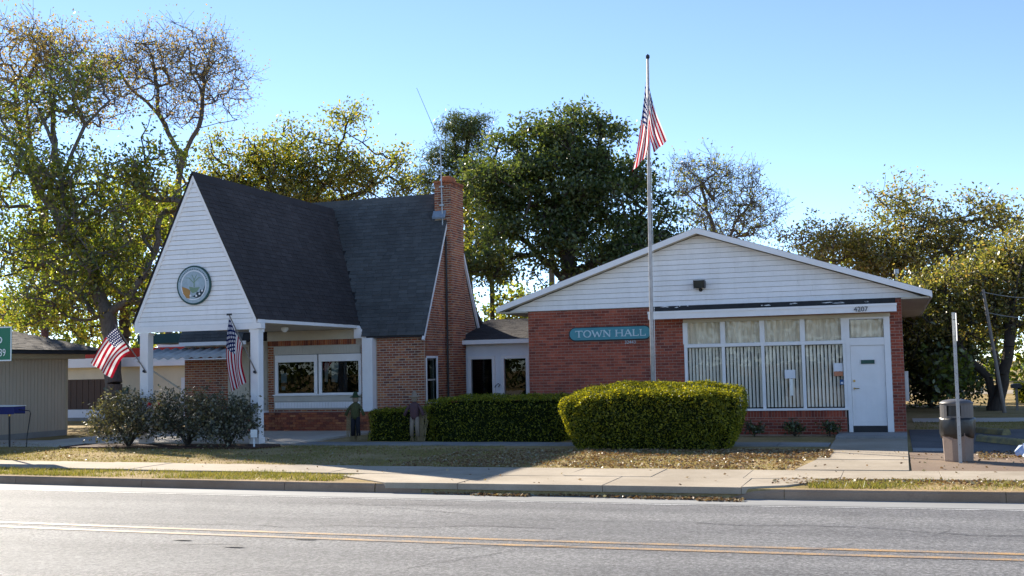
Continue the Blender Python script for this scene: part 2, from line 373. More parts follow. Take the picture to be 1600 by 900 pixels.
def textmesh(name, s, size, mat, parent, origin, depth=.006, xscale=1.0, rotx=90, rotz=0):
    cu = bpy.data.curves.new(name, 'FONT'); cu.body = s; cu.size = size; cu.extrude = depth; cu.align_x = 'CENTER'; cu.align_y = 'CENTER'; cu.resolution_u = 3
    t = bpy.data.objects.new(name + '_tmp', cu); col.objects.link(t)
    me = bpy.data.meshes.new_from_object(t.evaluated_get(bpy.context.evaluated_depsgraph_get()))
    bpy.data.objects.remove(t); bpy.data.curves.remove(cu)
    me.name = name; me.materials.clear(); me.materials.append(M[mat])
    me.transform(Matrix.Rotation(R(rotz), 4, 'Z') @ Matrix.Rotation(R(rotx), 4, 'X') @ Matrix.Diagonal((xscale, 1, 1, 1)))
    o = bpy.data.objects.new(name, me); col.objects.link(o); o.parent = parent
    o.location = Vector(origin) - wloc(parent); return o

# bricks -------------------------------------------------------------
BH, BL, MJ = .0765, .213, .011
def course_cells(rects, u_off=0.0, v0=.18, MJ=.012):
    """rects (u0,u1,v0,v1) not overlapping; running bond cells clipped to them"""
    out = []
    for (a, b_, c_, d_) in rects:
        k0 = int(math.floor((c_ - v0) / BH)); k1 = int(math.ceil((d_ - v0) / BH))
        for k in range(k0, k1):
            z0 = max(c_, v0 + k * BH); z1 = min(d_, v0 + (k + 1) * BH)
            if z1 - z0 < .03: continue
            off = (BL / 2 if k % 2 else 0) + u_off; j = math.floor((a - off) / BL)
            while True:
                x0 = off + j * BL; j += 1
                if x0 >= b_: break
                l_, r_ = max(a, x0), min(b_, x0 + BL)
                if r_ - l_ > .035: out.append((l_ + MJ / 2, r_ - MJ / 2, z0 + MJ / 2, z1 - MJ / 2))
    return out
def brickwork(walls, mat, parent, n_single, MJ=.012):
    """walls: list of (axis, plane, sign, rects). The n nearest full bricks become parts, the rest one part"""
    full = []; rest = MB(); shared = {}
    cells = []
    for (axis, pl, sg, rects) in walls:
        for c_ in course_cells(rects, MJ=MJ): cells.append((axis, pl, sg) + c_)
    def dist(q):
        um = (q[3] + q[4]) / 2; return (um ** 2 + q[1] ** 2) if q[0] == 'y' else (q[1] ** 2 + um ** 2)
    cells.sort(key=dist)
    fl, fh = BL - MJ, BH - MJ; org = wloc(parent); cnt = 0
    for (axis, pl, sg, l_, r_, b_, t_) in cells:
        d = random.uniform(.006, .011)
        if cnt < n_single and abs(r_ - l_ - fl) < 1e-4 and abs(t_ - b_ - fh) < 1e-4:
            key = (axis, sg)
            if key not in shared:
                mb = MB(); h = .004
                # slightly rounded face: outer rim + inset front
                P = [(-fl / 2, -fh / 2), (fl / 2, -fh / 2), (fl / 2, fh / 2), (-fl / 2, fh / 2)]; Q = [(x * .965, z * .90) for x, z in P]
                def X(p, dd): return (p[0], sg * dd, p[1]) if axis == 'y' else (sg * dd, p[0], p[1])
                mb.add([X(p, -.01) for p in P] + [X(p, .004) for p in P] + [X(q, .009) for q in Q],
                       [(0, 1, 5, 4), (1, 2, 6, 5), (2, 3, 7, 6), (3, 0, 4, 7), (4, 5, 9, 8), (5, 6, 10, 9), (6, 7, 11, 10), (7, 4, 8, 11), (8, 9, 10, 11)])
                o = mb.build('brick', mat); o.parent = parent; shared[key] = o
            else:
                o = shared[key].copy(); col.objects.link(o); o.parent = parent
            um, vm = (l_ + r_) / 2, (b_ + t_) / 2; jit = random.uniform(-.0015, .0015)
            o.location = (Vector((um, pl + jit, vm)) if axis == 'y' else Vector((pl + jit, um, vm))) - org
            cnt += 1
        else:
            if axis == 'y': rest.box(l_, r_, *sorted((pl + sg * -.01, pl + sg * d)), b_, t_)
            else: rest.box(*sorted((pl + sg * -.01, pl + sg * d)), l_, r_, b_, t_)
    if rest.v: tag(rest.build('bricks', mat, parent), kind='stuff')

# shingles -----------------------------------------------------------
def shingles(name, p00, p10, p01, p11, mat, parent, row=.145, tab=.30, clip=None, seed=1):
    """quad eave p00->p10, ridge p01->p11; overlapping tabs laid in courses, joined into one part"""
    rs = random.Random(seed); p00, p10, p01, p11 = map(Vector, (p00, p10, p01, p11))
    nrm = (p10 - p00).cross(p01 - p00).normalized(); H = ((p01 - p00).length + (p11 - p10).length) / 2
    rows = max(1, int(H / row)); mb = MB()
    for i in range(rows):
        v0, v1 = i / rows, min(1, (i + 1.15) / rows)
        L_ = p00.lerp(p01, v0); R_ = p10.lerp(p11, v0); L1 = p00.lerp(p01, v1); R1 = p10.lerp(p11, v1)
        w = (R_ - L_).length
        if w < .02: continue
        n_ = max(1, int(round(w / tab))); off = rs.random()
        xs = [0] + [max(0, min(1, (k + off) / n_)) for k in range(n_)] + [1]
        for a, b_ in zip(xs[:-1], xs[1:]):
            if b_ - a < .002: continue
            ga = .004 / w; lift = rs.uniform(.010, .017); sag = rs.uniform(-.006, .006)
            A, B = L_.lerp(R_, a + ga), L_.lerp(R_, b_ - ga); C, D = L1.lerp(R1, b_ - ga), L1.lerp(R1, a + ga)
            dn = (L_ - L1).normalized() * sag
            if clip and not clip((A + B + C + D) / 4): continue
            t0, t1 = nrm * lift, nrm * .003
            mb.add([A + dn, B + dn, A + dn + t0, B + dn + t0, C + t1, D + t1], [(0, 1, 3, 2), (2, 3, 4, 5), (0, 2, 5), (1, 4, 3)])
    return tag(mb.build(name, mat, parent), kind='stuff')

# foliage ------------------------------------------------------------
def leaf_quads(P, size, rng, aspect=.55, flat=None, nrm=None):
    n = len(P); u = rng.normal(size=(n, 3))
    if flat is not None: u[:, 2] *= flat
    u /= np.linalg.norm(u, axis=1)[:, None]
    w = rng.normal(size=(n, 3))
    if nrm is not None:
        w = nrm + w * .45; u = np.cross(w, u); u /= np.linalg.norm(u, axis=1)[:, None]
    v = np.cross(u, w); v /= np.linalg.norm(v, axis=1)[:, None]
    s = (size * rng.uniform(.6, 1.35, n))[:, None]
    V = np.stack([P - u * s * .5, P + v * s * aspect * .5, P + u * s * .5, P - v * s * aspect * .5], 1).reshape(-1, 3)
    return V, np.arange(4 * n).reshape(-1, 4)
def tree(name, label, cat, limbs, clumps, rb, depth, targets, leaves, size, spread, leafm, bark='bark', seed=1, group=None,
         twigs=3, twig_len=.6, flat=.8, aspect=.55, bushy=False, trunk_name='trunk', crown_name='crown', mats2=None, min_r=.007, wander=.3):
    rng = np.random.default_rng(seed)
    root = thing(name, tuple(limbs[0][0]), label, cat, group)
    pos_ = []; par = []
    def addpath(pts, start):
        cur = start
        for p in pts: pos_.append(np.array(p, float)); par.append(cur); cur = len(pos_) - 1
        return cur
    def subdiv(pts, step=.45, jit=.05):
        out = [np.array(pts[0], float)]
        for a, b_ in zip(pts[:-1], pts[1:]):
            a, b_ = np.array(a, float), np.array(b_, float); k = max(1, int(np.linalg.norm(b_ - a) / step))
            for i in range(1, k + 1): out.append(a + (b_ - a) * i / k + (rng.normal(size=3) * jit if i < k else 0))
        return out
    for li, lm in enumerate(limbs):
        lm = [np.array(p, float) for p in lm]
        if li:
            k = rng.uniform(-1, 1) * .45; L0 = lm[0].copy()
            lm = [p + np.array([0, k * np.linalg.norm(p - L0), 0]) for p in lm]
        pts = subdiv(lm)
        if li == 0: addpath(pts, -1)
        else:
            A = np.array(pos_); j = int(np.argmin(((A - pts[0]) ** 2).sum(1))); addpath(pts[1:], j)
    # targets inside the clumps
    wts = np.array([c_[3] ** 2 * c_[4] for c_ in clumps]); cnt = np.maximum(2, (targets * wts / wts.sum()).astype(int)); T = []
    for c_, k in zip(clumps, cnt):
        d = rng.normal(size=(k, 3)); d /= np.linalg.norm(d, axis=1)[:, None]; d *= (rng.uniform(.15, 1, k) ** .45)[:, None]
        dy = rng.uniform(-1, 1, k) * max(0, depth - c_[3]) * .7
        T.append(np.array(c_[:3]) + d * np.array([c_[3], min(c_[3], depth), c_[4]]) + np.stack([0 * dy, dy, 0 * dy], 1))
    T = np.concatenate(T)
    A = np.array(pos_); dmin = np.array([np.min(((A - t) ** 2).sum(1)) for t in T]); T = T[np.argsort(dmin)]
    tips = []
    for t in T:
        A = np.array(pos_); dd = A - t; cost = (dd ** 2).sum(1) + np.maximum(0, dd[:, 2]) ** 2 * 2.0
        cost[:2] += 4
        rd_ = np.linalg.norm(A - A[0], axis=1); cost *= np.where(rd_ > np.linalg.norm(t - A[0]) + .1, 2.6, 1.0)
        j = int(np.argmin(cost)); a = A[j]; L_ = np.linalg.norm(t - a); k = max(2, int(L_ / .35)); pts = []
        off = rng.normal(size=3) * L_ * wander * .35; off[2] -= L_ * .05
        for i in range(1, k + 1):
            f = i / k; pts.append(a + (t - a) * f + off * math.sin(math.pi * f) * .6 + (rng.normal(size=3) * .03 if i < k else 0))
        e = addpath(pts, j); tips.append(t)
        for q in range(twigs):
            d = rng.normal(size=3) + np.array([0, 0, .35]) + (t - a) / (L_ + .01) * .6; d = d / np.linalg.norm(d) * twig_len * rng.uniform(.5, 1.3)
            mid = t + d * .55 + rng.normal(size=3) * .06 * twig_len
            addpath([mid, t + d], e); tips.append(t + d)
    A = np.array(pos_); par_ = np.array(par); nn = len(A)
    r = np.zeros(nn); acc = np.zeros(nn)
    for i in range(nn - 1, -1, -1):
        r[i] = max(acc[i], 1.0) ** (1 / 2.25)
        if par_[i] >= 0: acc[par_[i]] += r[i] ** 2.25
    r = np.maximum(min_r, r / r[0] * rb)
    idx = np.nonzero(par_ >= 0)[0]; p0 = A[par_[idx]]; p1 = A[idx]; r1 = r[idx]; r0 = np.minimum(r[par_[idx]], r1 * 1.35)
    low = p0[:, 2] < A[0, 2] + .5
    r0 = np.where(low, r[par_[idx]] * (1 + .35 * np.clip(1 - (p0[:, 2] - A[0, 2]) / .5, 0, 1)), r0)
    d = p1 - p0; d /= np.linalg.norm(d, axis=1)[:, None] + 1e-9
    ref = np.where(np.abs(d[:, :1]) < .8, np.array([[1., 0, 0]]), np.array([[0, 1., 0]])); u = np.cross(d, ref); u /= np.linalg.norm(u, axis=1)[:, None]; w = np.cross(d, u)
    nseg = 6; V = []; 
    ang = 2 * np.pi * np.arange(nseg) / nseg
    ring = u[:, None, :] * np.cos(ang)[None, :, None] + w[:, None, :] * np.sin(ang)[None, :, None]
    V = np.concatenate([p0[:, None] + ring * r0[:, None, None], p1[:, None] + ring * r1[:, None, None]], 1).reshape(-1, 3)
    base = np.arange(len(idx))[:, None, None] * 2 * nseg; j = np.arange(nseg); q = np.stack([j, (j + 1) % nseg, (j + 1) % nseg + nseg, j + nseg], 1)
    npmesh(trunk_name, V, (base + q[None]).reshape(-1, 4), bark, root, True)
    tips = np.array(tips); k = leaves
    if k > 0:
        per = rng.uniform(.25, 1.75, len(tips)) if not bushy else np.ones(len(tips)); rep = np.maximum(0, (per * k / (twigs + 1)).astype(int) + (rng.random(len(tips)) < (per * k / (twigs + 1)) % 1))
        P = np.repeat(tips, rep, 0); P = P + rng.normal(size=P.shape) * spread * np.array([1, 1, flat])
        Vl, Fl = leaf_quads(P, size, rng, aspect)
        npmesh(crown_name, Vl, Fl, leafm, root)
    return root

def hedge(name, label, x0, x1, y0, y1, z0, h, seed, dens=900, taper=.12, dome=.1, size=.055, droop=.06, rnd_=9.0):
    rng = np.random.default_rng(seed); cx, cy = (x0 + x1) / 2, (y0 + y1) / 2; hx, hy = (x1 - x0) / 2, (y1 - y0) / 2
    root = thing(name, (cx, cy, z0), label, 'hedge', 'clipped hedges')
    def wob(P): return .042 * (np.sin(P[:, 0] * 3.1 + seed) + np.sin(P[:, 0] * 7.3 + P[:, 2] * 5) + np.sin(P[:, 2] * 6.1 + P[:, 1] * 4.7 + seed))
    def shape(a, b_, c_, k=1.0):      # a,b in [-1,1] , c in [0,1] cube surface -> hedge surface
        t = 1 - taper * (1 - c_) ** 1.9 - .035 * c_ ** 7; corner = (np.maximum(np.abs(a), np.abs(b_)) + 1e-6) * (np.abs(a) ** rnd_ + np.abs(b_) ** rnd_ + 1e-9) ** (-1 / rnd_)
        top = h - dome * np.abs(a) ** 3.0 - droop * (1 - b_) / 2 - .05 * np.abs(b_) ** 4
        P = np.stack([cx + a * hx * t * corner * k, cy + b_ * hy * t * corner * k, z0 + c_ * top * (1 if k == 1 else .9)], 1)
        g = wob(P)[:, None]; dirv = np.stack([a, b_, np.zeros_like(a)], 1); return P + dirv * g * .6 + np.array([0, 0, 1]) * g * .45 * (c_ > .95)[:, None]
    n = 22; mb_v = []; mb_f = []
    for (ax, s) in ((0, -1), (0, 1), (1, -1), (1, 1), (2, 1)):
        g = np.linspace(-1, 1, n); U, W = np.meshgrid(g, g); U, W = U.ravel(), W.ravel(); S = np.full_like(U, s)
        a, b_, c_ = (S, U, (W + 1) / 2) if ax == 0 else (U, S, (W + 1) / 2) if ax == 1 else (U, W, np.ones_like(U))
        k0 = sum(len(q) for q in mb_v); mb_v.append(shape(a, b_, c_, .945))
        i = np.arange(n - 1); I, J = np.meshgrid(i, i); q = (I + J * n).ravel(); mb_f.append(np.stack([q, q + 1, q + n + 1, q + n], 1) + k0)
    core = npmesh('inner_shade_shell', np.concatenate(mb_v), np.concatenate(mb_f), 'hedge_core', root, True)
    PP = []; NN = []
    for (ax, s, area) in ((0, -1, 2 * hy * h), (0, 1, 2 * hy * h), (1, -1, 2 * hx * h), (1, 1, 2 * hx * h), (2, 1, 4 * hx * hy * 2.0)):
        k = int(area * dens); U = rng.uniform(-1, 1, k); W = rng.uniform(-1, 1, k); S = np.full(k, float(s))
        a, b_, c_ = (S, U, (W + 1) / 2) if ax == 0 else (U, S, (W + 1) / 2) if ax == 1 else (U, W, np.ones(k))
        p = shape(a, b_, c_); nv = np.zeros((k, 3)); nv[:, ax] = s
        NN.append(nv); PP.append(p + nv * (rng.normal(size=k) * .022 - .005)[:, None] + rng.normal(size=(k, 3)) * .012)
    V, F = leaf_quads(np.concatenate(PP), size, rng, .5, None, np.concatenate(NN) * np.array([.25, .0, 1.0]))
    tag(npmesh('foliage', V, F, 'leaf_hedge', root), kind='stuff')
    return root

# ------------------------------------------------------------------ SETTING
def cv(x): 
    d = max(-22, min(12, x + 4)); e = (x + 4) - d
    return .0030 * d * d + 2 * .0030 * d * e
def strip(mb, xs, f0, f1, z0, z1):
    """ribbon between curves f0(x), f1(x)"""
    k = len(mb.v)
    for x in xs: mb.v.append((x, f0(x), z0)); mb.v.append((x, f1(x), z1))
    for i in range(len(xs) - 1): a = k + 2 * i; mb.f.append((a, a + 2, a + 3, a + 1))
XS = [-300, -120, -60] + [x * 1.0 for x in range(-45, 26)] + [60, 150, 300]
KY = 17.38
mb = MB()
prof = [(-600, .10), (2.5, .10), (2.9, -.06), (KY, -.06), (KY + .06, .15), (KY + 20, .16), (700, .16)]
for (a, za), (b_, zb) in zip(prof[:-1], prof[1:]):
    strip(mb, [-900] + XS + [900], (lambda x, a=a: a + (cv(x) if a > -500 and a < 60 else 0)), (lambda x, b_=b_: b_ + (cv(x) if b_ > -500 and b_ < 60 else 0)), za, zb)
tag(mb.build('ground', 'lawn'), kind='structure')
mb = MB()
strip(mb, XS, lambda x: 3.0 + cv(x), lambda x: 12.5 + cv(x), -.02, .03); strip(mb, XS, lambda x: 12.5 + cv(x), lambda x: KY + .03 + cv(x), .03, .0)
road = tag(mb.build('road', 'asphalt'), kind='structure')
mb = MB(); strip(mb, XS, lambda x: 16.62 + cv(x), lambda x: KY + .02 + cv(x), .0087, .004); mb.build('gutter', 'gutter_concrete', road)
mb = MB(); strip(mb, XS, lambda x: 16.47 + cv(x), lambda x: 16.57 + cv(x), .0098, .0096); mb.build('edge_line', 'line_white', road)
for y in (12.30, 12.66):
    mb = MB(); strip(mb, XS, lambda x: y + cv(x), lambda x: y + .125 + cv(x), .0345, .0345); mb.build('centre_line', 'line_yellow', road)
rs = random.Random(3)
def crack(p, ang, n, w=.012, st=.12):
    mb = MB(); x, y = p; a = ang; L_ = []
    for i in range(n):
        a += rs.uniform(-.5, .5) * .8; a = a * .8 + ang * .2; L_.append((x, y, w * rs.uniform(.4, 1.2))); x += math.cos(a) * st; y += math.sin(a) * st
    for (x0, y0, w0), (x1, y1, w1) in zip(L_[:-1], L_[1:]):
        z0 = .0075 + .03 * min(1, max(0, 1 - abs(y0 - 12.5) / 4.9)); z1 = .0075 + .03 * min(1, max(0, 1 - abs(y1 - 12.5) / 4.9))
        mb.add([(x0, y0 - w0, z0), (x1, y1 - w1, z1), (x1, y1 + w1, z1), (x0, y0 + w0, z0)], [(0, 1, 2, 3)])
    mb.build('crack', 'tar', road)
for p, a, n_ in (((-6.0, 9.4), .75, 40), ((-4.9, 12.0), .3, 14), ((-7.3, 15.5), -.35, 16), ((-3.1, 10.2), 1.2, 16), ((-.6, 8.7), 1.0, 24), ((.3, 13.9), 1.4, 10), ((-8.5, 11.5), .5, 10), ((-11, 13.2), .1, 60), ((-2.5, 14.6), -.05, 40), ((-7, 8.2), .2, 60), ((-1.2, 11.3), 1.5, 18), ((-9.5, 15.9), -.1, 30)): crack(p, a, n_)
mb = MB()
for (x, y) in ((-8.35, 11.95), (-6.85, 12.28), (-7.4, 11.6)):
    k = [(x + .16 * math.cos(t) * rs.uniform(.6, 1.1), y + .05 * math.sin(t) * rs.uniform(.6, 1.1)) for t in np.linspace(0, 6.28, 10)[:-1]]
    mb.add([(a, b_, .041) for a, b_ in k], [tuple(range(len(k)))])
mb.build('tar_patch', 'tar', road)
# kerb
def kerb_piece(x0, x1, parent, drop0=0, drop1=0):
    mb = MB(); n_ = max(2, int((x1 - x0) / .5)); P = []
    for i in range(n_ + 1):
        x = x0 + (x1 - x0) * i / n_; f = i / n_; d = drop0 * (1 - f) ** 2 + drop1 * f ** 2; y = KY + cv(x)
        P += [(x, y, -.05), (x, y + .02, .115 - d), (x, y + .045, .148 - d), (x, y + .17, .152 - d), (x, y + .17, -.05)]
    fs = []
    for i in range(n_):
        for j in range(4): a = 5 * i + j; fs.append((a, a + 5, a + 6, a + 1))
    fs += [(0, 1, 2, 3, 4), tuple(5 * n_ + j for j in (4, 3, 2, 1, 0))]
    return mb.add(P, fs).build('kerb_stone', 'kerb_concrete', parent)
kerb = bpy.data.objects.new('kerb', None); col.objects.link(kerb); tag(kerb, kind='structure')
x = -62.0
while x < -8.5:
    x1 = min(x + 3.05, -8.4); kerb_piece(x, x1 - .012, kerb); x = x1
kerb_piece(-8.39, -7.55, kerb, 0, .05); x = -1.66
kerb_piece(-2.5, -1.67, kerb, .11, 0)
while x < 30: kerb_piece(x, x + 3.04, kerb); x += 3.05
# sidewalk
sw = bpy.data.objects.new('sidewalk', None); col.objects.link(sw); tag(sw, kind='structure')
def slab(poly, parent, mat='concrete', z=.182, th=.1, tilt=.006, name='slab'):
    mb = MB(); n_ = len(poly); dz = [rs.uniform(-tilt, tilt) for _ in poly]
    vs = [(p[0], p[1], z - th) for p in poly] + [(p[0], p[1], z - .005 + d) for p, d in zip(poly, dz)]
    cx = sum(p[0] for p in poly) / n_; cy = sum(p[1] for p in poly) / n_
    vs += [(p[0] + (cx - p[0]) * .006, p[1] + (cy - p[1]) * .006, z + d) for p, d in zip(poly, dz)]
    fs = [(i, (i + 1) % n_, (i + 1) % n_ + n_, i + n_) for i in range(n_)] + [(i + n_, (i + 1) % n_ + n_, (i + 1) % n_ + 2 * n_, i + 2 * n_) for i in range(n_)] + [tuple(2 * n_ + i for i in range(n_))]
    return mb.add(vs, fs).build(name, mat, parent)
SF, SB = 18.78, 20.22
x = -45.0
while x < 16:
    x1 = x + 1.52
    slab([(x, SF + cv(x)), (x1 - .004, SF + cv(x1)), (x1 - .004, SB + cv(x1)), (x, SB + cv(x))], sw); x = x1
ap = bpy.data.objects.new('driveway_apron', None); col.objects.link(ap); tag(ap, kind='structure')
edge = lambda x: KY + .01 + cv(x)
slab([(-9.6, 18.45 + cv(-9)), (-8.2, edge(-8.2)), (-6.9, edge(-6.9)), (-6.9, SF - .012), (-9.2, SF + .05)], ap, z=.177)
slab([(-6.89, edge(-6.9)), (-4.45, edge(-4.4)), (-4.45, SF - .012), (-6.89, SF - .012)], ap, z=.177)
slab([(-4.44, edge(-4.4)), (-2.3, edge(-2.3)), (-2.3, SF - .012), (-4.44, SF - .012)], ap, z=.177)
slab([(-2.29, edge(-2.3)), (-1.68, edge(-1.7) + .35), (-1.15, 18.55), (-1.3, SF - .012), (-2.29, SF - .012)], ap, z=.177)
# front walk to the door, path along the fronts, drive, parking
wk = bpy.data.objects.new('front_walk', None); col.objects.link(wk); tag(wk, kind='structure')
for (a, b_, xl0, xl1, xr0, xr1) in ((20.24, 22.35, -1.75, -1.52, .13, .14), (22.36, 24.45, -1.52, -1.42, .14, .15), (24.46, 26.6, -1.42, -1.45, .15, .16), (26.61, 28.4, -1.45, -1.46, .16, .17)):
    slab([(xl0, a), (xr0, a), (xr1, b_), (xl1, b_)], wk, z=.19)
slab([(-1.46, 28.41), (.17, 28.41), (.18, 29.93), (-1.46, 29.93)], wk, 'concrete_grey', z=.24, th=.16)
pth = bpy.data.objects.new('front_path', None); col.objects.link(pth); tag(pth, kind='structure')
x = -15.2
while x < -1.6:
    x1 = min(x + 1.8, -1.48); slab([(x, 26.1), (x1 - .015, 26.1), (x1 - .015, 27.0), (x, 27.0)], pth, 'concrete_grey', z=.188); x = x1
pc = bpy.data.objects.new('porch_slab', None); col.objects.link(pc); tag(pc, kind='structure')
for (a, b_) in ((-23.5, -19.7), (-19.69, -17.6), (-17.59, -15.0)):
    for (c_, d_) in ((26.15, 28.9), (28.91, 31.78)): slab([(a, c_), (b_ - .015, c_), (b_ - .015, d_), (a, d_)], pc, 'concrete_pale', z=.215)
dv = bpy.data.objects.new('concrete_drive', None); col.objects.link(dv); tag(dv, kind='structure')
for k in range(5):
    x0 = -25.4 + 0 * k; a = 25.6 + k * 1.2
for (a, b_) in ((-33.0, -29.0), (-28.98, -25.2), (-25.18, -21.4), (-21.38, -19.75)):
    slab([(a, 25.3), (b_, 25.3), (b_, 27.6), (a, 27.6)], dv, 'concrete_pale', z=.185)
mb = MB(); mb.add([(.24, 24.45, .172), (14, 24.6, .172), (14, 32.6, .172), (.24, 32.2, .172)], [(0, 1, 2, 3)]); tag(mb.build('parking_lot', 'shadowed_asphalt'), kind='structure')  # asphalt lot; the hall's cast shadow is put into its dark tone and edge
mb = MB(); mb.add([(.17, 20.4, .170), (9, 20.6, .170), (9, 24.58, .170), (.17, 24.44, .170)], [(0, 1, 2, 3)]); tag(mb.build('dirt_verge', 'dirt'), kind='structure')
mb = MB(); mb.add([(-70, -20, .112), (60, -20, .112), (60, 1.8, .112), (-70, 1.8, .112)], [(0, 1, 2, 3)]); tag(mb.build('bounce_pavement', 'concrete_pale'), kind='structure')  # unseen pale pavement, added to bounce sunlight onto the fronts
mb = MB(); mb.add([(-60, 62, .172), (90, 66, .172), (90, 73, .172), (-60, 69, .172)], [(0, 1, 2, 3)]); tag(mb.build('far_road', 'concrete'), kind='structure')
mb = MB(); mb.add([(.4, 36.0, .171), (40, 37, .171), (40, 39.6, .171), (.4, 38.4, .171)], [(0, 1, 2, 3)]); tag(mb.build('rear_path', 'concrete_pale'), kind='structure')
slab([(.25, 24.7), (1.0, 24.75), (.95, 25.4), (.25, 25.4)], wk, 'concrete_grey', z=.186)
mb = MB(); mb.prism([(-21.1, 24.75), (-15.2, 24.75), (-14.9, 25.5), (-15.2, 26.0), (-21.3, 26.0)], 'z', .10, .20); tag(mb.build('mulch_bed', 'mulch'), kind='structure')

# grass and leaf litter (stuff)
def blades(name, label, regions, mat, n, hgt, seed, dens_fn=None):
    rng = np.random.default_rng(seed); tot = sum((b_ - a) * (d_ - c_) for a, b_, c_, d_, z in regions); VV = []
    for (a, b_, c_, d_, z) in regions:
        k = int(n * (b_ - a) * (d_ - c_) / tot); x = rng.uniform(a, b_, k); y = rng.uniform(c_, d_, k)
        y = y + np.array([cv(q) for q in x])
        keep = (np.sin(x * 1.7 + seed) + np.sin(y * 2.3 + x * .9) + np.sin(x * 4.1 - y * 3.3) + rng.normal(size=k) * 1.2) > -.6; x, y = x[keep], y[keep]; k = len(x)
        h = hgt * rng.uniform(.4, 1.3, k) * (1 + .35 * np.sin(x * 2.1) * np.sin(y * 3.7 + 1)); t = rng.uniform(0, 2 * np.pi, k); w = rng.uniform(.004, .009, k)
        ln = rng.normal(size=(k, 2)) * h[:, None] * .6
        p = np.stack([x, y, np.full(k, z)], 1); du = np.stack([np.cos(t) * w, np.sin(t) * w, 0 * t], 1)
        VV.append(np.stack([p - du, p + du, p + np.stack([ln[:, 0], ln[:, 1], h], 1)], 1).reshape(-1, 3))
    V = np.concatenate(VV); o = npmesh(name, V, np.arange(len(V)).reshape(-1, 3), mat)
    return tag(o, label, 'grass', kind='stuff')
blades('verge_grass', 'short green grass in the strips between kerb and sidewalk', [(-40, -9.3, 17.58, 18.76, .15), (-1.35, 12, 17.6, 18.74, .15)], 'grass_green', 60000, .065, 3)
blades('lawn_grass', 'dry thin lawn grass in front of the buildings', [(-34, -1.9, 20.3, 25.2, .155), (-15, -9, 25.0, 26.0, .155), (.4, 25, 32.6, 36, .16)], 'grass_blade', 100000, .045, 4)
def litter(name, label, regions, n, size, seed, zr=.02):
    rng = np.random.default_rng(seed); tot = sum(w_ for *_, w_ in regions); VV = []
    for (a, b_, c_, d_, z, w_) in regions:
        k = int(n * w_ / tot); x = rng.uniform(a, b_, k); y = rng.uniform(c_, d_, k) ; y = y + np.array([cv(q) for q in x])
        cl = np.sin(x * 2.9 + seed) + np.sin(y * 5.1 + x) + rng.normal(size=k) > -.9; x, y = x[cl], y[cl]
        VV.append(np.stack([x, y, z + rng.uniform(.004, zr, len(x))], 1))
    V, F = leaf_quads(np.concatenate(VV), size, rng, .6, .22)
    return tag(npmesh(name, V, F, 'dead_leaf'), label, 'leaves', kind='stuff')
litter('leaf_litter', 'brown fallen leaves scattered over lawn, beds and gutter',
       [(-9.5, -1.7, 20.4, 24.9, .165, 9), (-30, -9.5, 20.4, 25.2, .165, 1.6), (-3.3, -1.3, 22.6, 24.7, .19, 2.5), (-2.9, -2.2, 16.98, 17.36, .008, .5), (-3.9, -2.6, 17.12, 17.37, .008, .5), (-4.6, -3.4, 17.2, 17.37, .008, .22), (-6.6, -5.6, 17.15, 17.37, .008, .35), (-7.3, -6.3, 17.24, 17.37, .008, .15), (-5.6, -4.4, 17.27, 17.37, .008, .08),
        (-1.9, 1.9, 18.0, 18.8, .17, .5), (-14, 1.5, 18.8, 20.2, .182, .03), (-8.5, 1.5, 17.45, 18.7, .172, .02), (1.4, 2.4, 22.5, 24.3, .175, .5), (-1.6, 0.2, 20.4, 24.4, .19, .02), (.2, 9, 20.6, 24.4, .175, .25)], 24000, .056, 5, .03)

# ------------------------------------------------------------------ TOWN HALL
th = thing('town_hall', (-4.75, 30, .17), 'low red brick town hall with wide white gable, picture window and white door', 'building')
FY = 30.0; XL, XR = -9.67, .18; ZT = 3.62
w = MB()
for (a, b_, c_, d_) in ((XL, -5.33, .15, ZT), (-5.33, -1.24, .15, .80), (-5.33, XR, 3.22, ZT), (-.12, XR, .15, 3.22)): w.box(a, b_, FY, FY + .22, c_, d_)
w.build('front_wall', 'mortar', th)
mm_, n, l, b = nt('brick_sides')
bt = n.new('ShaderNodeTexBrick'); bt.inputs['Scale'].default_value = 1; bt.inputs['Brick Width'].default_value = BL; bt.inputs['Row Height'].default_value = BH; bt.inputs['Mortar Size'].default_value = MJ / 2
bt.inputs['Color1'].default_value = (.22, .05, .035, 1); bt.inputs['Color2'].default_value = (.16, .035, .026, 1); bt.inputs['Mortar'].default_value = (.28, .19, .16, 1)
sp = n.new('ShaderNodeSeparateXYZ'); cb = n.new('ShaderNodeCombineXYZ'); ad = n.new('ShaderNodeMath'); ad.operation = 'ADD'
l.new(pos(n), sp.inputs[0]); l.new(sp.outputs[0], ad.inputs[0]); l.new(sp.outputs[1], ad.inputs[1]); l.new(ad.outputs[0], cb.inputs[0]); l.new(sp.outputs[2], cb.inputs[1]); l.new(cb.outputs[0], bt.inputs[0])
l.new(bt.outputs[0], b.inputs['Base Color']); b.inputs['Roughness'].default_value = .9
w = MB(); w.box(XL, XL + .2, FY + .22, 51, .15, ZT); w.box(XR - .2, XR, FY + .22, 51, .15, ZT); w.box(XL + .2, XR - .2, 50.8, 51, .15, ZT); w.build('side_wall', 'brick_sides', th)
box('floor', 'concrete_grey', th, XL + .2, XR - .2, FY + .22, 50.8, .1, .38)
box('room_back', 'dark_interior', th, XL + .25, XR - .25, 33.6, 33.7, .38, ZT)
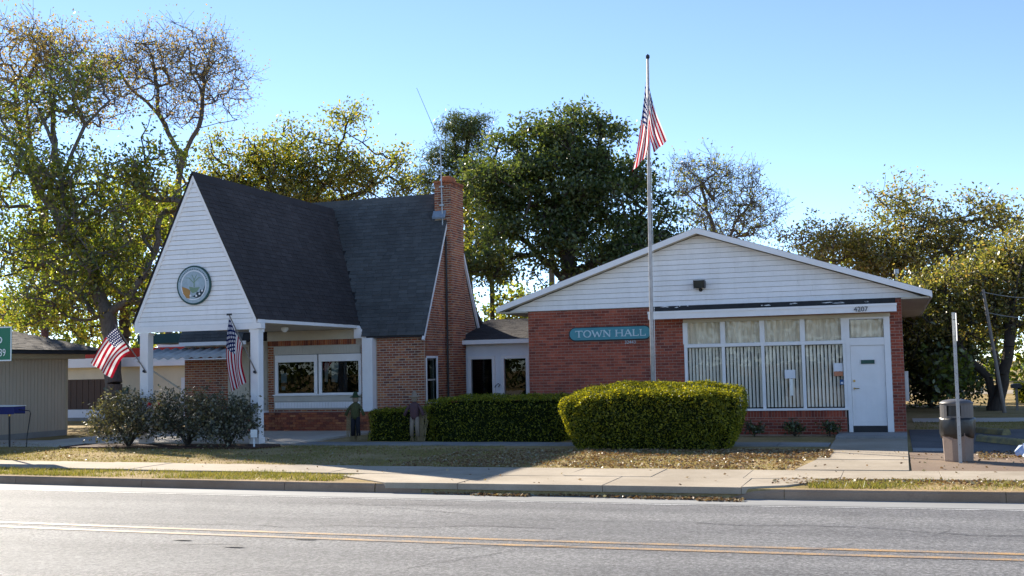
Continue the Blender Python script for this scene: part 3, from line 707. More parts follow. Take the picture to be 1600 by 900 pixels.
# bricks: soldier row under the sill is laid upright, the rest in running bond
brickwork([('y', FY, -1, [(XL, -5.33, .18, ZT), (-5.33, -1.24, .18, .62), (-.12, XR, .18, ZT)])], 'brick_red', th, 300)
sm = MB(); x = -5.33
while x < -1.3: sm.box(x + .005, x + .0765 - .005, FY - .010, FY + .01, .627, .79); x += .0765
tag(sm.build('soldier_course', 'brick_red', th), kind='stuff')
# gable: siding boards
EL, ER, AX, AZ = -10.42, .86, -4.85, 5.50; EZ = 3.60; RY = 29.62
ml = (AZ - EZ) / (AX - EL); mr = (AZ - EZ) / (ER - AX)
zb = ZT - .02; bh = .137
k = 0
while zb < 5.42:
    z1 = min(zb + bh, 5.45)
    def ext(z): return (max(EL + .05, EL + (z - EZ + .03) / ml), min(ER - .05, ER - (z - EZ + .03) / mr))
    a0, b0 = ext(zb); a1, b1 = ext(z1)
    if k == 0: a0, b0 = -10.2, .66
    z1 = z1 - .008
    def clap(xa0, xa1, xb0, xb1, y, parent):
        dz = random.uniform(-.003, .003); dy = random.uniform(-.003, .003)
        MB().add([(xa0, y - .055 + dy, zb + dz), (xb0, y - .055 + dy, zb - dz), (xb1, y - .03, z1), (xa1, y - .03, z1), (xa0, y - .02, zb), (xb0, y - .02, zb), (xb1, y - .018, z1), (xa1, y - .018, z1)],
             [(0, 1, 2, 3), (0, 4, 5, 1), (4, 7, 6, 5), (0, 3, 7, 4), (1, 5, 6, 2), (3, 2, 6, 7)]).build('siding_board', 'siding_white', parent)
    cuts = [c_ for c_ in sorted(random.uniform(-9, 0) for _ in range(2)) if a1 + .8 < c_ < b1 - .8] if b1 - a1 > 3 else []
    ends = [(a0, a1)] + [(c_, c_) for c_ in cuts] + [(b0, b1)]
    for (p0, p1), (q0, q1) in zip(ends[:-1], ends[1:]): clap(p0 + .002, p1 + .002, q0 - .002, q1 - .002, FY, th)
    zb += bh; k += 1
MB().prism([(EL + .02, EZ - .02), (ER - .02, EZ - .02), (AX, AZ + .0)], 'y', FY - .015, FY + .12).build('lap_shade_wall', 'old_wood', th)  # gable backing, dark so the board gaps paint in the lap shadows
# roof planes with thickness, fascia and soffit
def roofslab(name, a, b_, y0, y1, th_, mat, parent):
    (x0, z0), (x1, z1) = a, b_
    return MB().prism([(x0, z0), (x1, z1), (x1, z1 + th_), (x0, z0 + th_)], 'y', y0, y1).build(name, mat, parent)
rf = roofslab('roof', (EL, EZ + .03), (AX, AZ + .03), RY, 51.4, .09, 'roof_backing', th)
rf2 = roofslab('roof', (AX, AZ + .03), (ER, EZ + .03), RY, 51.4, .09, 'roof_backing', th)
shingles('shingles', (EL - .03, RY - .02, EZ + .13), (EL - .03, 51.4, EZ + .13), (AX, RY - .02, AZ + .135), (AX, 51.4, AZ + .135), 'shingle_brown', rf, .2, .5, seed=4)
shingles('shingles', (ER + .03, 51.4, EZ + .13), (ER + .03, RY - .02, EZ + .13), (AX, 51.4, AZ + .135), (AX, RY - .02, AZ + .135), 'shingle_brown', rf2, .2, .5, seed=5)
for (p, q) in (((EL - .04, EZ), (AX, AZ)), ((AX, AZ), (ER + .04, EZ))):
    t_ = .15; MB().prism([(p[0], p[1] - .03), (q[0], q[1] - .03), (q[0], q[1] + t_ - .03), (p[0], p[1] + t_ - .03)], 'y', RY - .035, RY - .003).build('rake_board', 'white_paint', th)
for (p, q) in (((EL, EZ - .03), (AX, AZ - .035)), ((AX, AZ - .035), (ER, EZ - .03))):
    MB().prism([(p[0], p[1] + .02), (q[0], q[1] + .02), (q[0], q[1] + .045), (p[0], p[1] + .045)], 'y', RY, FY - .06).build('rake_soffit', 'cream_paint', th)
x = FY - .05; k = 0
for side, (a, b_) in (('l', (EL + .02, XL)), ('r', (XR, ER - .02))):
    y = FY - .3
    while y < 51:
        MB().box(a, b_, y + .006, y + .294, EZ - .05, EZ - .03).build('soffit_board', 'beige_trim', th); y += .9 if y > 36 else .3
    box('eave_fascia', 'white_paint', th, *( (EL - .045, EL - .005) if side == 'l' else (ER + .005, ER + .045)), RY, 51.4, EZ - .04, EZ + .1)
    box('soffit_backing', 'cream_paint', th, a, b_, FY - .3, 51.2, EZ - .028, EZ - .01)
# canopy strip over the window
box('flashing', 'tar', th, -6.12, .04, 29.955, 29.985, 3.40, 3.602)
cn = MB().prism([(29.955, 3.47), (29.42, 3.43), (29.42, 3.39), (29.955, 3.36)], 'x', -6.12, .03).build('canopy', 'tar', th)
MB().box(-6.15, .06, 29.38, 29.42, 3.235, 3.435).build('canopy_fascia', 'white_paint', cn)
box('drip_edge', 'white_paint', cn, -6.16, .07, 29.355, 29.38, 3.38, 3.44)
for x in [-6.05 + .51 * k for k in range(12)]: box('canopy_soffit_board', 'cream_paint', cn, x, x + .5, 29.43, 29.985, 3.27, 3.288)
fm = MB(); rr = random.Random(5)
for k in range(15):
    x = rr.choice((-5.6, -3.0, -1.1)) + rr.uniform(-.7, .7); zz = rr.uniform(3.49, 3.59); s_ = rr.uniform(.04, .4) * rr.uniform(.4, 1); yy = 29.952
    fm.add([(x, yy, zz), (x + s_ * .4, yy, zz - .012), (x + s_, yy, zz + rr.uniform(-.008, .008)), (x + s_ * .7, yy, zz + .018)], [(0, 1, 2, 3)])
tag(fm.build('peeling_paint', 'white_paint', cn), kind='stuff')
# picture window : four lights below, four above
MU = [-5.29, -4.30, -3.28, -2.26, -1.24]; WY = FY + .02
for i in range(4):
    x0, x1 = MU[i] + .045, MU[i + 1] - .045
    wn_ = MB().box(x0 - .02, x1 + .02, WY + .02, WY + .06, .82, .85).build('window', 'white_paint', th)
    box('pane', 'glass', wn_, x0 - .02, x1 + .02, WY + .035, WY + .041, .85, 2.47)
    box('top_pane', 'glass', wn_, x0 - .02, x1 + .02, WY + .035, WY + .041, 2.575, 3.13)
    ns = 10
    for j in range(ns):
        xc = x0 + (j + .5) * (x1 - x0) / ns; wv = .034; a = R(28 + rr.uniform(-6, 6)); zt, z0 = 2.46, .88
        dx, dy = wv * math.cos(a), wv * math.sin(a); yc = WY + .14
        MB().add([(xc - dx, yc - dy, z0), (xc, yc - .007, z0), (xc + dx, yc + dy, z0), (xc - dx, yc - dy, zt), (xc, yc - .007, zt), (xc + dx, yc + dy, zt),
                  (xc - dx, yc - dy + .003, z0), (xc + dx, yc + dy + .003, z0), (xc - dx, yc - dy + .003, zt), (xc + dx, yc + dy + .003, zt)],
                 [(0, 1, 4, 3), (1, 2, 5, 4), (6, 8, 9, 7)]).build('blind_slat', 'blind', wn_)
    def drape(x0, x1, z0, z1, y, parent, sd):
        r_ = random.Random(sd); n_ = 44; mb = MB(); ph = r_.uniform(0, 6); fr = r_.uniform(5, 7)
        for kz in range(4):
            z = z0 + (z1 - z0) * kz / 3
            for kx in range(n_ + 1):
                t = kx / n_; mb.v.append((x0 + (x1 - x0) * t, y + .022 * math.sin(t * fr * 6.28 + ph + .4 * kz * math.sin(t * 9)) + .014 * math.sin(t * fr * 2.7 * 6.28 + kz * .3), z))
        for kz in range(3):
            for kx in range(n_): q = kz * (n_ + 1) + kx; mb.f.append((q, q + 1, q + n_ + 2, q + n_ + 1))
        mb.build('curtain', 'curtain', parent, True)
    drape(x0 - .01, x1 + .01, 2.56, 3.15, WY + .12, wn_, i)
fr = MB()
for i, x in enumerate(MU): fr.box(x - .04, x + .04, WY - .03, WY + .07, .85, 2.475); fr.box(x - .062, x + .062, WY - .035, WY + .075, 2.57, 3.135)
fr.box(MU[0] - .04, MU[-1] + .04, WY - .04, WY + .08, 2.475, 2.57); fr.build('window_frame', 'white_paint', th, bevel=.006)
box('window_head', 'cream_paint', th, -5.335, -.10, WY - .045, WY + .09, 3.135, 3.222)
box('window_sill', 'white_paint', th, -5.36, -1.2, FY - .06, FY + .1, .795, .852, bevel=.008)
box('window_lining', 'beige_trim', th, -5.335, -5.331, WY - .02, WY + .07, .85, 3.13)
# door
dr = MB().box(-1.095, -.275, FY + .03, FY + .07, .40, 2.42).build('door', 'white_paint', th)
gx = -1.095 + .41
for (a, b_, c_, d_) in ((-1.02, -.35, 1.62, 2.30), (-1.02, -.35, .52, 1.42)):
    f_ = MB(); t_ = .022
    for (p0, p1, q0, q1) in ((a, b_, c_, c_ + t_), (a, b_, d_ - t_, d_), (a, a + t_, c_ + t_, d_ - t_), (b_ - t_, b_, c_ + t_, d_ - t_)): f_.box(p0, p1, FY + .021, FY + .029, q0, q1)
    f_.build('panel_moulding', 'white_paint', dr)
    if c_ < 1 or True:
        for k in range(1, 5): xx = a + (b_ - a) * k / 5; MB().box(xx - .006, xx + .006, FY + .024, FY + .029, c_ + .05, d_ - .05).build('groove_bead', 'white_paint', dr)
box('name_plate', 'plate_green', dr, -.85, -.52, FY + .005, FY + .015, 1.955, 2.055)
MB().path([(-1.03, FY - .03, 1.34), (-.91, FY - .035, 1.34)], .011, 8).path([(-1.03, FY + .03, 1.34), (-1.03, FY - .03, 1.34)], .024, 10).build('handle', 'brass', dr)
cyl('deadbolt', 'brass', dr, (-1.03, FY + .03, 1.53), (-1.03, FY, 1.53), .03)
for z in (.62, 1.4, 2.2): box('hinge', 'metal_grey', dr, -.282, -.268, FY + .01, FY + .03, z, z + .1)
fr = MB(); fr.box(-1.20, -1.10, FY - .02, FY + .09, .24, 3.135); fr.box(-.27, -.12, FY - .02, FY + .09, .24, 3.135); fr.box(-1.10, -.27, FY - .015, FY + .085, 2.425, 2.62); fr.box(-1.10, -.27, FY - .01, FY + .08, 3.09, 3.135)
fr.build('door_frame', 'white_paint', th, bevel=.006)
box('threshold', 'dark_metal', th, -1.10, -.27, FY + .0, FY + .09, .235, .395)
tl = MB().box(-1.10, -.27, FY + .03, FY + .036, 2.62, 3.09).build('transom_pane', 'glass', th); drape(-1.09, -.28, 2.63, 3.08, FY + .12, tl, 9)
nt1 = MB().box(-1.52, -1.30, WY + .024, WY + .028, 1.78, 1.99).build('notice', 'paper', th); box('notice_band', 'paper_orange', nt1, -1.52, -1.30, WY + .022, WY + .027, 1.66, 1.775)
nt2 = MB().box(-1.385, -1.285, WY + .022, WY + .026, 1.44, 1.57).build('sticker', 'sticker_blue', th); box('sticker_mark', 'paper', nt2, -1.36, -1.30, WY + .019, WY + .0225, 1.455, 1.51)
box('notice', 'paper', th, -2.75, -2.48, WY + .028, WY + .032, 1.62, 1.84); box('notice_stand', 'blind', th, -2.63, -2.55, WY + .028, WY + .034, 1.18, 1.61)
textmesh('house_number', '4207', .17, 'sign_dark', th, (-.78, 29.345, 3.31), .004, 1.0)
# TOWN HALL sign board with serif letters
sb = thing('town_hall_sign', (-7.34, 29.95, 2.73), 'teal rounded board reading TOWN HALL on the red brick wall', 'sign')
def stadium(cx, cz, hw, hh, n_=12):
    return [(cx + hw - hh + hh * math.cos(t), cz + hh * math.sin(t)) for t in np.linspace(-math.pi / 2, math.pi / 2, n_)] + [(cx - hw + hh + hh * math.cos(t), cz + hh * math.sin(t)) for t in np.linspace(math.pi / 2, 1.5 * math.pi, n_)]
MB().prism(stadium(-7.335, 2.915, 1.155, .195), 'y', 29.95, 29.985).build('border', 'sign_dark', sb)
MB().prism(stadium(-7.335, 2.92, 1.125, .165), 'y', 29.93, 29.948).build('board', 'teal_sign', sb)
def bar(mb, x0, z0, x1, z1, w_, y0, y1):
    d = Vector((x1 - x0, z1 - z0)).normalized(); nrm = Vector((-d.y, d.x)) * w_ / 2
    mb.prism([(x0 - nrm.x, z0 - nrm.y), (x1 - nrm.x, z1 - nrm.y), (x1 + nrm.x, z1 + nrm.y), (x0 + nrm.x, z0 + nrm.y)], 'y', y0, y1)
def serif_letter(ch, x, z, w_, h, parent):
    mb = MB(); cnt = [0]; t, s = .036, .020
    def B(a, b_, c_, d_, wd):
        cnt[0] += 1; o = .0006 * cnt[0]; bar(mb, x + a * w_, z + b_ * h, x + c_ * w_, z + d_ * h, wd, 29.918 - o, 29.931)
    def S(a, b_): cnt[0] += 1; o = .0006 * cnt[0]; bar(mb, x + a * w_ - .035, z + b_ * h, x + a * w_ + .035, z + b_ * h, .014, 29.918 - o, 29.931)
    if ch == 'T': B(.5, 0, .5, 1, t); B(.02, .96, .98, .96, s); B(.03, .97, .03, .76, s * .8); B(.97, .97, .97, .76, s * .8); S(.5, .03)
    if ch == 'O':
        pts = [(.5 + .48 * math.cos(q), .5 + .5 * math.sin(q)) for q in np.linspace(0, 2 * math.pi, 19)]
        for (a, b_), (c_, d_) in zip(pts[:-1], pts[1:]): B(a, b_, c_, d_, s + (t - s) * abs((a + c_) / 2 - .5) * 2)
    if ch == 'W': B(.05, 1, .3, 0, t); B(.3, 0, .5, .8, s); B(.5, .8, .72, 0, t); B(.72, 0, .97, 1, s); S(.05, .97); S(.95, .97)
    if ch == 'N': B(.1, 0, .1, 1, s); B(.1, 1, .9, 0, t); B(.9, 0, .9, 1, s); S(.1, .03); S(.9, .97); S(.05, .97)
    if ch == 'H': B(.12, 0, .12, 1, t); B(.88, 0, .88, 1, t); B(.12, .52, .88, .52, s); S(.12, .03); S(.88, .03); S(.12, .97); S(.88, .97)
    if ch == 'A': B(.05, 0, .5, 1, s); B(.5, 1, .95, 0, t); B(.25, .36, .78, .36, s); S(.06, .03); S(.94, .03)
    if ch == 'L': B(.15, 0, .15, 1, t); B(.15, .04, .92, .04, s); B(.92, 0, .92, .28, s); S(.15, .97)
    mb.build('letter', 'sign_letter', parent)
xx = -8.30
for ch, w_, gap in (('T', .21, .03), ('O', .20, .03), ('W', .29, .03), ('N', .20, .14), ('H', .21, .035), ('A', .20, .03), ('L', .165, .03), ('L', .165, 0)):
    serif_letter(ch, xx, 2.83, w_, .18, sb); xx += w_ + gap
textmesh('zip_code', '32443', .125, 'sign_letter', sb, (-6.78, 29.965, 2.665), .004)
fl = thing('flood_light', (-4.83, 29.9, 4.1), 'black square flood light mounted on the white gable', 'lamp')
MB().prism([(29.93, 4.06), (29.72, 4.03), (29.68, 4.24), (29.93, 4.22)], 'x', -4.98, -4.69).build('housing', 'dark_metal', fl, bevel=.01)
MB().add([(-4.955, 29.712, 4.05), (-4.715, 29.712, 4.05), (-4.715, 29.678, 4.22), (-4.955, 29.678, 4.22)], [(0, 1, 2, 3)]).build('lens', 'car_glass', fl)
MB().path([(-4.83, 29.96, 4.0), (-4.83, 29.85, 3.98), (-4.83, 29.83, 4.06)], .022, 8).build('bracket', 'dark_metal', fl)
cyl('junction_box', 'dark_metal', fl, (-4.83, 29.975, 4.0), (-4.83, 29.93, 4.0), .05)
vp = thing('roof_vent', (.0, 45, 3.9), 'thin grey vent pipe standing on the right slope of the low roof', 'pipe'); cyl('pipe', 'metal_grey', vp, (.15, 45, 3.8), (.15, 45, 5.3), .04); cyl('cap', 'metal_grey', vp, (.15, 45, 5.28), (.15, 45, 5.45), .09)
em = thing('electric_meter', (.25, 31.0, 1.2), 'small grey meter box on the right side wall', 'meter'); box('cabinet', 'metal_grey', em, .185, .27, 30.15, 30.4, 1.0, 1.75); cyl('dial', 'glass_dark', em, (.27, 30.27, 1.5), (.33, 30.27, 1.5), .08)

# ------------------------------------------------------------------ COTTAGE WITH PORCH
ct = thing('brick_cottage', (-17.6, 31.9, .17), 'old brick cottage with steep dark roof, white gabled porch and brick chimney', 'building')
CY = 31.9; CL, CR = -22.2, -13.63; CT = 3.06; RYC, RZ = 34.2, 7.72; EY = 31.72
BYK = 36.6
w = MB(); w.box(CL, -19.75, CY, CY + .2, .15, CT); w.box(-19.1, -18.84, CY, CY + .2, .15, CT); w.box(-18.84, -15.78, CY, CY + .2, .15, .88); w.box(-18.84, -15.78, CY, CY + .2, 2.87, CT); w.box(-15.78, CR, CY, CY + .2, .15, CT)
w.build('front_wall', 'mortar_pale', ct)
w = MB(); WD = (32.02, 32.80, 1.05, 2.40)
for (a, b_, c_, d_) in ((CY + .2, WD[0], .15, CT), (WD[1], BYK, .15, CT), (WD[0], WD[1], .15, WD[2]), (WD[0], WD[1], WD[3], CT)): w.box(CR - .2, CR, a, b_, c_, d_)
w.prism([(CY, CT), (BYK, CT), (RYC, RZ - .1)], 'x', CR - .2, CR); w.build('gable_end_wall', 'mortar_pale', ct)
w = MB(); w.box(CL, CL + .2, CY + .2, BYK, .15, CT); w.prism([(CY, CT), (BYK, CT), (RYC, RZ - .1)], 'x', CL, CL + .2); w.box(CL + .2, CR - .2, BYK - .2, BYK, .15, CT); w.build('rear_wall', 'brick_sides', ct)
box('room_back', 'dark_interior', ct, CL + .3, CR - .3, 34.6, 34.7, .2, CT); box('floor', 'concrete_grey', ct, CL + .2, CR - .2, CY + .2, 34.6, .1, .2); box('ceiling', 'dark_interior', ct, CL + .2, CR - .2, CY + .2, 36.4, CT, CT + .05)
sl_ = (RZ - CT) / (RYC - CY)
grects = []
zz = .18
while zz < RZ - .25:
    z1 = zz + BH
    if zz < CT: ya, yb = CY + .0, BYK
    else: ya, yb = CY + (zz + BH - CT) / sl_ + .04, BYK - (zz + BH - CT) / sl_ - .04
    if WD[2] - .02 < zz and z1 < WD[3] + .2:
        if z1 <= WD[3] + .02: grects += [(ya, WD[0] - .06, zz, z1), (WD[1] + .1, min(yb, 34.86), zz, z1)]
        else: grects.append((ya, min(yb, 34.86), zz, z1))
    elif zz < 3.2: grects.append((ya, min(yb, 34.86), zz, z1))
    elif yb > ya + .05: grects.append((ya, yb, zz, z1))
    zz += BH
brickwork([('y', CY, -1, [(-15.24, CR, .18, CT), (CL, -20.55, .18, 2.95), (-18.84, -15.78, .18, .86), (-19.08, -18.86, .18, 2.86), (-15.78, -15.60, .86, 2.86)]), ('x', CR, 1, grects)], 'brick_orange', ct, 300, .02)
sm = MB(); x = -19.08
while x < -15.95: sm.box(x + .005, x + .0715, CY - .012, CY + .01, 2.885, 3.045); x += .0765
tag(sm.build('soldier_course', 'brick_orange', ct), kind='stuff')
box('siding_panel', 'cream_paint', ct, -20.54, -19.76, CY - .02, CY, .6, 2.95)
box('corner_post', 'beige_trim', ct, -19.43, -19.11, CY - .25, CY + .1, .84, CT); box('corner_post_base', 'white_paint', ct, -19.5, -19.05, CY - .32, CY - .011, .78, .84)
# main roof, front slope (sky light painted into its lighter tone) and rear slope
E0 = (CL - .1, EY, CT); mzr = (RZ - CT) / (RYC - EY)
yc_, zc_ = CY + .1, CT + (CY + .1 - EY) * (RZ - CT) / (RYC - EY)
rm = MB()
for (a, b_, y_, z_) in ((CL - .08, -19.66, EY, CT), (-19.66, -15.5, yc_, zc_), (-15.5, CR + .07, EY, CT)): rm.prism([(y_, z_ - .02), (RYC, RZ - .02), (RYC, RZ + .05), (y_, z_ + .05)], 'x', a, b_)
rm = rm.build('main_roof', 'roof_backing', ct)
RBK = 2 * RYC - EY + .12
rb_ = MB().prism([(RYC, RZ - .02), (RBK, CT - .05), (RBK, CT + .03), (RYC, RZ + .05)], 'x', CL - .08, CR + .07).build('rear_roof', 'roof_backing', ct)
PX, PZ = -17.80, 7.42; PY = 26.0; PKL, PKR, PKZ = -19.66, -15.86, 3.47
pm = (PZ - PKZ) / (PKR - PX)
def outside_porch(p): return not (p.y > 20 and p.z < PZ - abs(p.x - PX) * pm + .02)
shingles('shingles', (CL - .1, EY - .03, CT + .04), (CR + .09, EY - .03, CT + .04), (CL - .1, RYC, RZ + .06), (CR + .09, RYC, RZ + .06), 'shingle_skylit', rm, .135, .30, clip=outside_porch, seed=2)
shingles('shingles', (CR + .09, RBK + .03, CT + .02), (CL - .1, RBK + .03, CT + .02), (CR + .09, RYC, RZ + .06), (CL - .1, RYC, RZ + .06), 'shingle_brown', rb_, .15, .33, seed=3)
MB().prism([(RYC - .12, RZ - .15), (RYC, RZ + .09), (RYC + .12, RZ - .15), (RYC, RZ + .06)], 'x', CL - .1, CR - .25).build('ridge_cap', 'shingle_skylit', ct)
# white rake trim on the right gable end
for (p, q) in (((EY - .06, CT - .10), (RYC, RZ - .03)), ((RBK + .05, CT - .14), (RYC, RZ - .03))):
    d = Vector((q[0] - p[0], q[1] - p[1])).normalized(); nn_ = Vector((d.y, -d.x)) * .075 * (1 if p[0] < q[0] else -1)
    MB().prism([(p[0], p[1]), (q[0], q[1]), (q[0] + nn_.x, q[1] + nn_.y), (p[0] + nn_.x, p[1] + nn_.y)], 'x', CR + .012, CR + .085).build('rake_trim', 'white_paint', ct)
# lean-to flare behind the gable end
MB().prism([(35.3, 4.95), (37.6, 3.35), (37.6, 3.25), (35.3, 4.80)], 'x', CR - 1.5, CR - .02).build('rear_lean_to_roof', 'shingle_brown', ct)
box('rear_lean_to_wall', 'brick_sides', ct, CR - 1.4, CR - .1, BYK + .01, 37.4, .15, 3.2)
# side window
sw_ = MB(); 
for (a, b_, c_, d_) in ((WD[0], WD[1] + .09, WD[3] - .01, WD[3] + .06), (WD[1], WD[1] + .09, WD[2], WD[3] - .01), (WD[0] - .04, WD[0], WD[2], WD[3] - .01), (WD[0] - .05, WD[1] + .1, WD[2] - .05, WD[2])): sw_.box(CR - .06, CR + .03, a, b_, c_, d_)
swo = sw_.build('side_window', 'white_paint', ct); box('pane', 'glass_dark', swo, CR - .05, CR - .042, WD[0], WD[1], WD[2], WD[3] - .01); box('meeting_rail', 'beige_trim', swo, CR - .055, CR - .02, WD[0], WD[1], 1.70, 1.75)
box('soldier_lintel', 'brick_orange', ct, CR + .001, CR + .009, WD[0] - .05, WD[1] + .15, WD[3] + .065, WD[3] + .2)
# chimney
chx0, chx1, chy0, chy1 = -13.97, -13.40, 33.68, 34.82
ch = MB().box(chx0 + .01, chx1 - .01, chy0 + .01, chy1 - .01, 5.0, 8.05).box(CR - .02, chx1 - .01, chy0 + .01, chy1 - .01, .15, 5.0).build('chimney', 'mortar_pale', ct)
cb_ = MB()
for (axis, pl, sg, rects) in (('y', chy0 + .01, -1, [(chx0, chx1, 6.9, 8.06), (CR + .01, chx1, .18, 6.9)]), ('x', chx1 - .01, 1, [(chy0, chy1, .18, 8.06)]), ('y', chy1 - .01, 1, [(chx0, chx1, 6.0, 8.06)]), ('x', chx0 + .01, -1, [(chy0, chy1, 6.9, 8.06)])):
    for (l_, r_, b0_, t_) in course_cells(rects, MJ=.02):
        d = random.uniform(.006, .013)
        if axis == 'y': cb_.box(l_, r_, *sorted((pl - sg * .01, pl + sg * d)), b0_, t_)
        else: cb_.box(*sorted((pl - sg * .01, pl + sg * d)), l_, r_, b0_, t_)
tag(cb_.build('bricks', 'brick_orange', ch), kind='stuff')
cap = MB()
for k, (o, z) in enumerate(((.014, 7.98), (.026, 8.06))):
    for (l_, r_, b0_, t_) in course_cells([(chx0 - o, chx1 + o, z, z + BH)], .05 * k, z): cap.box(l_, r_, chy0 - o, chy0 + .1, b0_, t_).box(l_, r_, chy1 - .1, chy1 + o, b0_, t_)
    for (l_, r_, b0_, t_) in course_cells([(chy0 + .1, chy1 - .1, z, z + BH)], .05 * k, z): cap.box(chx1 - .1, chx1 + o, l_, r_, b0_, t_).box(chx0 - o, chx0 + .1, l_, r_, b0_, t_)
tag(cap.build('corbel_cap', 'brick_orange', ch), kind='stuff')
MB().box(chx0 + .12, chx1 - .1, chy0 + .25, chy0 + .75, 8.0, 8.32).build('flue_pot', 'brick_orange', ch, bevel=.03)
MB().prism([(chy0 - .12, 6.88), (chy0 - .005, 7.08), (chy0 - .005, 7.16), (chy0 - .14, 6.93)], 'x', chx0 - .03, CR + .07).build('flashing', 'lead_flashing', ch)
ppx = MB().path([(CR + .07, chy0 - .06, .3), (CR + .07, chy0 - .06, 6.3)], .03, 8).build('drain_pipe', 'dark_metal', ct)
an = thing('antenna', (-13.7, 33.62, 6.2), 'thin whip antenna on a grey mast strapped to the chimney', 'antenna')
cyl('mast', 'galvanised', an, (-13.66, 33.62, 6.3), (-13.70, 33.62, 9.45), .022, 8); cyl('whip', 'dark_metal', an, (-13.72, 33.62, 9.40), (-14.5, 33.62, 11.25), .009, 6, .006)
for z in (7.3, 7.9): MB().box(-13.75, -13.6, 33.585, 33.655, z, z + .04).build('clamp', 'metal_grey', an)
# porch --------------------------------------------------------------
zb = 3.44; bh = .128; k = 0
def pext(z): h = min(1.9, (PZ - .10 - z) / pm); return (max(PKL + .02, PX - h), min(PKR - .02, PX + h))
zb = 3.37
while zb < 7.2:
    z1 = min(zb + bh, 7.24) - .008; a0, b0 = pext(zb); a1, b1 = pext(z1)
    MB().add([(a0, PY - .03, zb), (b0, PY - .03, zb), (b1, PY - .005, z1), (a1, PY - .005, z1), (a0, PY + .01, zb), (b0, PY + .01, zb), (b1, PY + .012, z1), (a1, PY + .012, z1)],
             [(0, 1, 2, 3), (0, 4, 5, 1), (4, 7, 6, 5), (0, 3, 7, 4), (1, 5, 6, 2), (3, 2, 6, 7)]).build('siding_board', 'siding_white', ct); zb += bh
MB().prism([(PKL + .03, 3.3), (PKR - .03, 3.3), (PKR - .03, PKZ - .05), (PX, PZ - .08), (PKL + .03, PKZ - .05)], 'y', PY + .013, PY + .12).build('lap_shade_wall', 'old_wood', ct)  # dark porch gable backing, drawn as lap shadow between the boards
for sg in (-1, 1):
    kx = PKL if sg < 0 else PKR
    MB().prism([(kx, PKZ), (PX, PZ), (PX, PZ - .17), (kx - sg * .09, PKZ - .03 if False else PKZ)], 'y', PY - .055, PY - .02).build('rake_board', 'white_paint', ct)
    MB().box(*sorted((kx, kx - sg * .10)), PY - .053, PY - .018, 3.20, PKZ).build('rake_return', 'white_paint', ct)
    yb = RYC - .05
    MB().prism([(kx + sg * .03, PKZ - .06), (PX, PZ), (PX, PZ + .06), (kx + sg * .04, PKZ)], 'y', PY - .06, 33.9 if True else yb).build('porch_roof', 'roof_backing', ct)
prr = MB().box(PX - .01, PX + .01, PY, PY + 8.0, PZ - .1, PZ - .05).build('ridge_board', 'old_wood', ct)
def infront_main(p): return p.z > CT + (p.y - EY) * mzr - .03 or p.y < EY
shingles('shingles', (PKR + .06, PY - .09, PKZ - .01), (PKR + .06, 34.3, PKZ - .01), (PX, PY - .09, PZ + .075), (PX, 34.3, PZ + .075), 'shingle_dark', prr, .135, .30, clip=infront_main, seed=8)
shingles('shingles', (PKL - .06, 34.3, PKZ - .01), (PKL - .06, PY - .09, PKZ - .01), (PX, 34.3, PZ + .075), (PX, PY - .09, PZ + .075), 'shingle_dark', prr, .135, .30, clip=infront_main, seed=9)
MB().prism([(PX - .12, PZ - .13), (PX, PZ + .105), (PX + .12, PZ - .13), (PX, PZ + .08)], 'y', PY - .1, 34.0).build('ridge_cap', 'shingle_dark', ct)
MB().box(PKL + .005, PKR - .005, PY - .035, PY - .006, 3.20, 3.365).build('gable_base_board', 'white_paint', ct)
MB().box(PKR - .10, PKR + .14, PY - .052, PY + .15, 3.21, 3.36).build('beam_end', 'white_paint', ct)
for sg, kx in ((-1, PKL), (1, PKR)):
    MB().box(*sorted((kx + sg * .02, kx + sg * .055)), PY - .05, CY - .02, 3.37, 3.46).build('eave_fascia', 'white_paint', ct)
y = PY + .02
while y < CY - .1:
    MB().box(PKL + .02, PKR - .01, y + .004, y + .196, 3.355, 3.375).build('ceiling_board', 'cream_paint', ct); y += .2
zb = 3.05
while zb < 3.35:
    MB().add([(-19.08, CY - .045, zb), (PKR - .01, CY - .045, zb), (PKR - .01, CY - .025, zb + .1), (-19.08, CY - .025, zb + .1), (-19.08, CY - .01, zb), (PKR - .01, CY - .01, zb)], [(0, 1, 2, 3), (0, 4, 5, 1)]).build('frieze_board', 'cream_paint', ct); zb += .1
MB().prism([(-15.95, 3.055), (-15.5, 3.055), (-15.78, 3.44), (-15.95, 3.44)], 'y', CY - .13, CY - .05).build('eave_end', 'white_paint', ct)
for (a, b_) in ((-19.53, -19.27), (-16.08, -15.83)):
    po = MB().box(a, b_, PY + .0, PY + .25, .2, 3.2).build('porch_post', 'white_paint', ct, bevel=.012)
    box('post_base', 'white_paint', po, a - .025, b_ + .025, PY - .025, PY + .275, .2, .36, bevel=.01); box('post_cap', 'white_paint', po, a - .02, b_ + .02, PY - .012, PY + .27, 3.12, 3.198)
pl = MB().box(-15.60, -15.25, CY - .30, CY - .012, .86, 3.05).build('pilaster', 'white_paint', ct, bevel=.012); MB().prism([(-15.75, .80), (-15.12, .80), (-15.12, .83), (-15.2, .875), (-15.65, .875), (-15.75, .83)], 'y', CY - .38, CY - .011).build('pilaster_base', 'white_paint', pl)
box('plinth', 'brick_sides', ct, -19.6, -15.15, CY - .34, CY - .02, .16, .78)
sm = MB()
for (l_, r_, b0_, t_) in course_cells([(-19.6, -15.15, .18, .78)]): sm.box(l_, r_, CY - .352, CY - .33, b0_, t_)
tag(sm.build('plinth_bricks', 'brick_orange', ct), kind='stuff')
